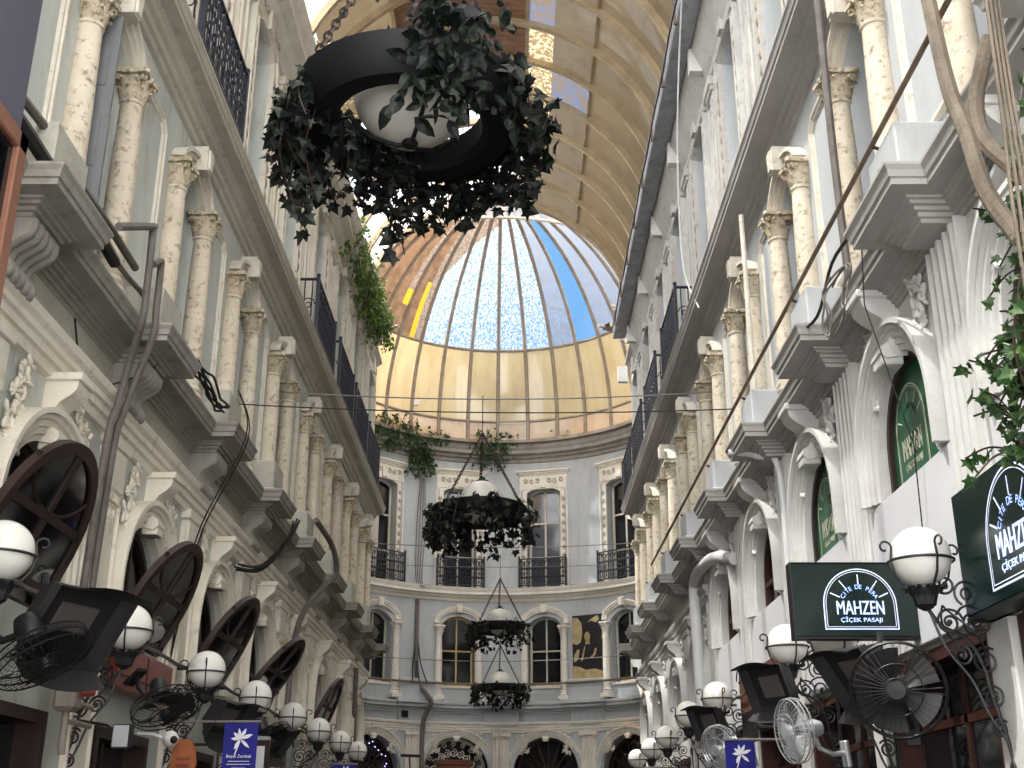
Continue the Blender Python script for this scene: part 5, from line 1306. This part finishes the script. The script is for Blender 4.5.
BK = [(-.45, 16.0, 5.78, 12, FULL(58), .115, .9, 'second hanging basket of ivy with its globe showing above, before the balconies'),
      (-.3, 25.4, 5.72, 13, FULL(40), .12, .82, 'third hanging basket of ivy, small, before the columned windows of the end wall'),
      (-.4, 35.0, 5.55, 14, FULL(40), .125, .95, 'lowest and farthest hanging basket of ivy, before the ledge of the end wall')]
for x, y, z, sd, ns, sz, k, lab in BK:
    o = make_basket(sd, ns, sz, []); o.location = (x, y, z); o.scale = (k, k, k); tag(o, lab, 'hanging basket', 'hanging baskets')
# weeds along the court cornice, on the left roof edge, ivy at the right
def bush(name, spots, n, size, mat, lab, shape=OVAL, seed=1, cat='plant', stem=True):
    q = random.Random(seed); lv, st = MB(), MB()
    for i in range(n):
        p, r, dn = q.choice(spots); p = Vector(p)
        a = q.uniform(0, 2 * PI); rr = r * math.sqrt(q.random()); e = p + Vector((rr * math.cos(a), rr * math.sin(a), q.uniform(-dn, r * .7)))
        strand(lv, st, [p, p.lerp(e, .5) + Vector((0, 0, r * .15)), e], size, q, size * .55, shape, .006)
    o = lv.build(name, mat, smooth=False, recalc=False); st.build('vine_stems', M['wood'], o); return tag(o, lab, cat)
def cw(a, z, s=.3): return Vector(mpC(uC(a), s, z))
bush('climbing_weed', [(cw(a, z), r, d) for a, z, r, d in ((138, 14.0, .6, .6), (133, 13.95, .7, .8), (128, 13.95, .7, .7), (124, 13.95, .6, .6), (120, 13.9, .5, 1.3), (118, 13.5, .35, 1.0), (116, 13.95, .4, .3), (112, 13.95, .35, .2))], 430, .15, M['ivy_green'], 'thick green weeds growing on the cornice at the left of the curved end wall')
bush('climbing_weed', [(cw(a, z), r, d) for a, z, r, d in ((98, 13.95, .5, .5), (94, 13.95, .6, .9), (90, 13.95, .5, .5), (86, 13.95, .35, .2))], 230, .14, M['ivy_green'], 'green weeds hanging over the cornice above the second basket', seed=2)
bush('cornice_weed', [(cw(82, 13.95), .3, .05), (cw(77, 13.95), .2, .05)], 26, .10, M['bush'], 'small green tuft on the cornice right of the hatch', seed=3)
bush('cornice_weed', [(cw(66, 13.95), .35, .05), (cw(70, 14.1), .25, .0)], 30, .11, M['bush'], 'yellowish tuft on the cornice above the right balconies', seed=4)
bush('roof_weed', [(Vector((-3.2 + .02 * k, 20.6 + k * .55, 13.0 - .02 * k)), .30, .85) for k in range(9)], 420, .11, M['bush'], 'bright green weed trailing over the top cornice of the left wall', seed=5)
bush('dry_weed', [(Vector((-2.95, 15.5 + k * .4, 12.9)), .38, .1) for k in range(4)], 60, .085, M['dry'], 'dry straw-coloured weed on the top cornice of the left wall', seed=6)
bush('wall_ivy', [(Vector((2.62, 5.25 + .08 * k, 4.6 - .14 * k)), .26, .2) for k in range(9)], 70, .085, M['ivy_green'], 'green ivy hanging over the nearest arch at the right edge', IVY, 7)
cable('woody_vine', smooth_path([(2.42, 5.7, 6.9), (2.42, 5.62, 6.0), (2.40, 5.5, 5.45), (2.40, 5.38, 5.1), (2.40, 5.25, 4.65), (2.46, 5.1, 4.3)], 6), .045, M['bark'], 'bare woody vine trunk hanging before the right ledge, the thicker one', 'vine', None, 8)
cable('woody_vine', smooth_path([(2.36, 4.85, 5.3), (2.30, 4.98, 5.02), (2.30, 4.96, 4.77), (2.36, 4.77, 4.46), (2.42, 4.6, 4.2)], 6), .04, M['bark'], 'curved woody vine trunk at the upper right edge', 'vine', None, 8)
for k in range(4):
    cable('dry_vine', smooth_path([(2.22 + .03 * k, 4.5 + .02 * k, 6.0), (2.2 + .02 * k, 4.53, 4.7), (2.2 + .04 * k, 4.58 + .02 * k, 4.2), (2.24 + .02 * k, 4.68, 3.6)], 5), .009, M['bark'], ['first', 'second', 'third', 'fourth'][k] + ' thin dry stem hanging down the right edge, counted from the left', 'vine')
lv, st = MB(), MB(); q = random.Random(8)
strand(lv, st, [(2.62, 4.7, 5.5), (2.4, 4.7, 4.9), (2.3, 4.7, 4.4), (2.28, 4.75, 4.0), (2.3, 4.8, 3.6), (2.3, 4.8, 3.25)], .07, q, .08); strand(lv, st, [(2.2, 4.6, 3.9), (2.16, 4.7, 3.6), (2.2, 4.75, 3.4)], .07, q, .09)
o = lv.build('ivy_plant', M['ivy_green'], smooth=False, recalc=False); st.build('vine_stems', M['wood'], o); tag(o, 'loose trail of ivy leaves over the wide green sign', 'plant')

# ------------------------------------------------------------------ daylight
w = bpy.data.worlds.new('sky'); scene.world = w; w.use_nodes = True; nt = w.node_tree; nt.nodes.clear()
out = nt.nodes.new('ShaderNodeOutputWorld'); bg = nt.nodes.new('ShaderNodeBackground')
tc = N(nt, 'ShaderNodeTexCoord')
SUN = Vector((-.45, -.05, .89)).normalized()
sep = N(nt, 'ShaderNodeSeparateXYZ'); nt.links.new(tc.outputs['Generated'], sep.inputs[0])
up = ramp(nt, sep.outputs['Z'], .50, .80)            # hazy white overhead
back = N(nt, 'ShaderNodeMapRange', i_1=.75, i_2=.1, i_3=0.0, i_4=1.0); nt.links.new(sep.outputs['Y'], back.inputs[0])
hz = N(nt, 'ShaderNodeMath', operation='MAXIMUM'); nt.links.new(up, hz.inputs[0]); nt.links.new(back.outputs[0], hz.inputs[1])
col = mixcol(nt, hz.outputs[0], (.20, .46, .80, 1), (1.0, .985, .965, 1))
st_ = N(nt, 'ShaderNodeMapRange', i_1=0.0, i_2=1.0, i_3=.9, i_4=2.7); nt.links.new(hz.outputs[0], st_.inputs[0])
fr_ = N(nt, 'ShaderNodeMapRange', i_1=.1, i_2=-.6, i_3=1.0, i_4=1.8); nt.links.new(sep.outputs['Y'], fr_.inputs[0])   # sky behind the camera brightened as added fill light
st2 = N(nt, 'ShaderNodeMath', operation='MULTIPLY'); nt.links.new(st_.outputs[0], st2.inputs[0]); nt.links.new(fr_.outputs[0], st2.inputs[1])
nt.links.new(col, bg.inputs[0]); nt.links.new(st2.outputs[0], bg.inputs[1]); nt.links.new(bg.outputs[0], out.inputs[0])
s = bpy.data.lights.new('sun', 'SUN'); s.energy = 7.0; s.angle = R(1.0); s.color = (1, .95, .86)
so = bpy.data.objects.new('sun', s); COL.objects.link(so); so.rotation_euler = SUN.to_track_quat('Z', 'Y').to_euler()

# ------------------------------------------------------------------ camera
cam = bpy.data.cameras.new('camera'); co = bpy.data.objects.new('camera', cam); COL.objects.link(co)
cam.sensor_width = 36; cam.lens = 1180 * 36 / 1024; cam.shift_x = -2 / 1024; cam.clip_end = 200
co.location = (0, 0, EYE); co.rotation_euler = (R(90 + 20.917), 0, 0); scene.camera = co
scene.view_settings.view_transform = 'Standard'; scene.view_settings.look = 'None'; scene.view_settings.gamma = 1
scene.view_settings.use_curve_mapping = False; scene.view_settings.exposure = 0.42
scene.cycles.use_denoising = True
scene.cycles.max_bounces = 8; scene.cycles.diffuse_bounces = 4; scene.cycles.transparent_max_bounces = 12; scene.cycles.caustics_reflective = False; scene.cycles.caustics_refractive = False
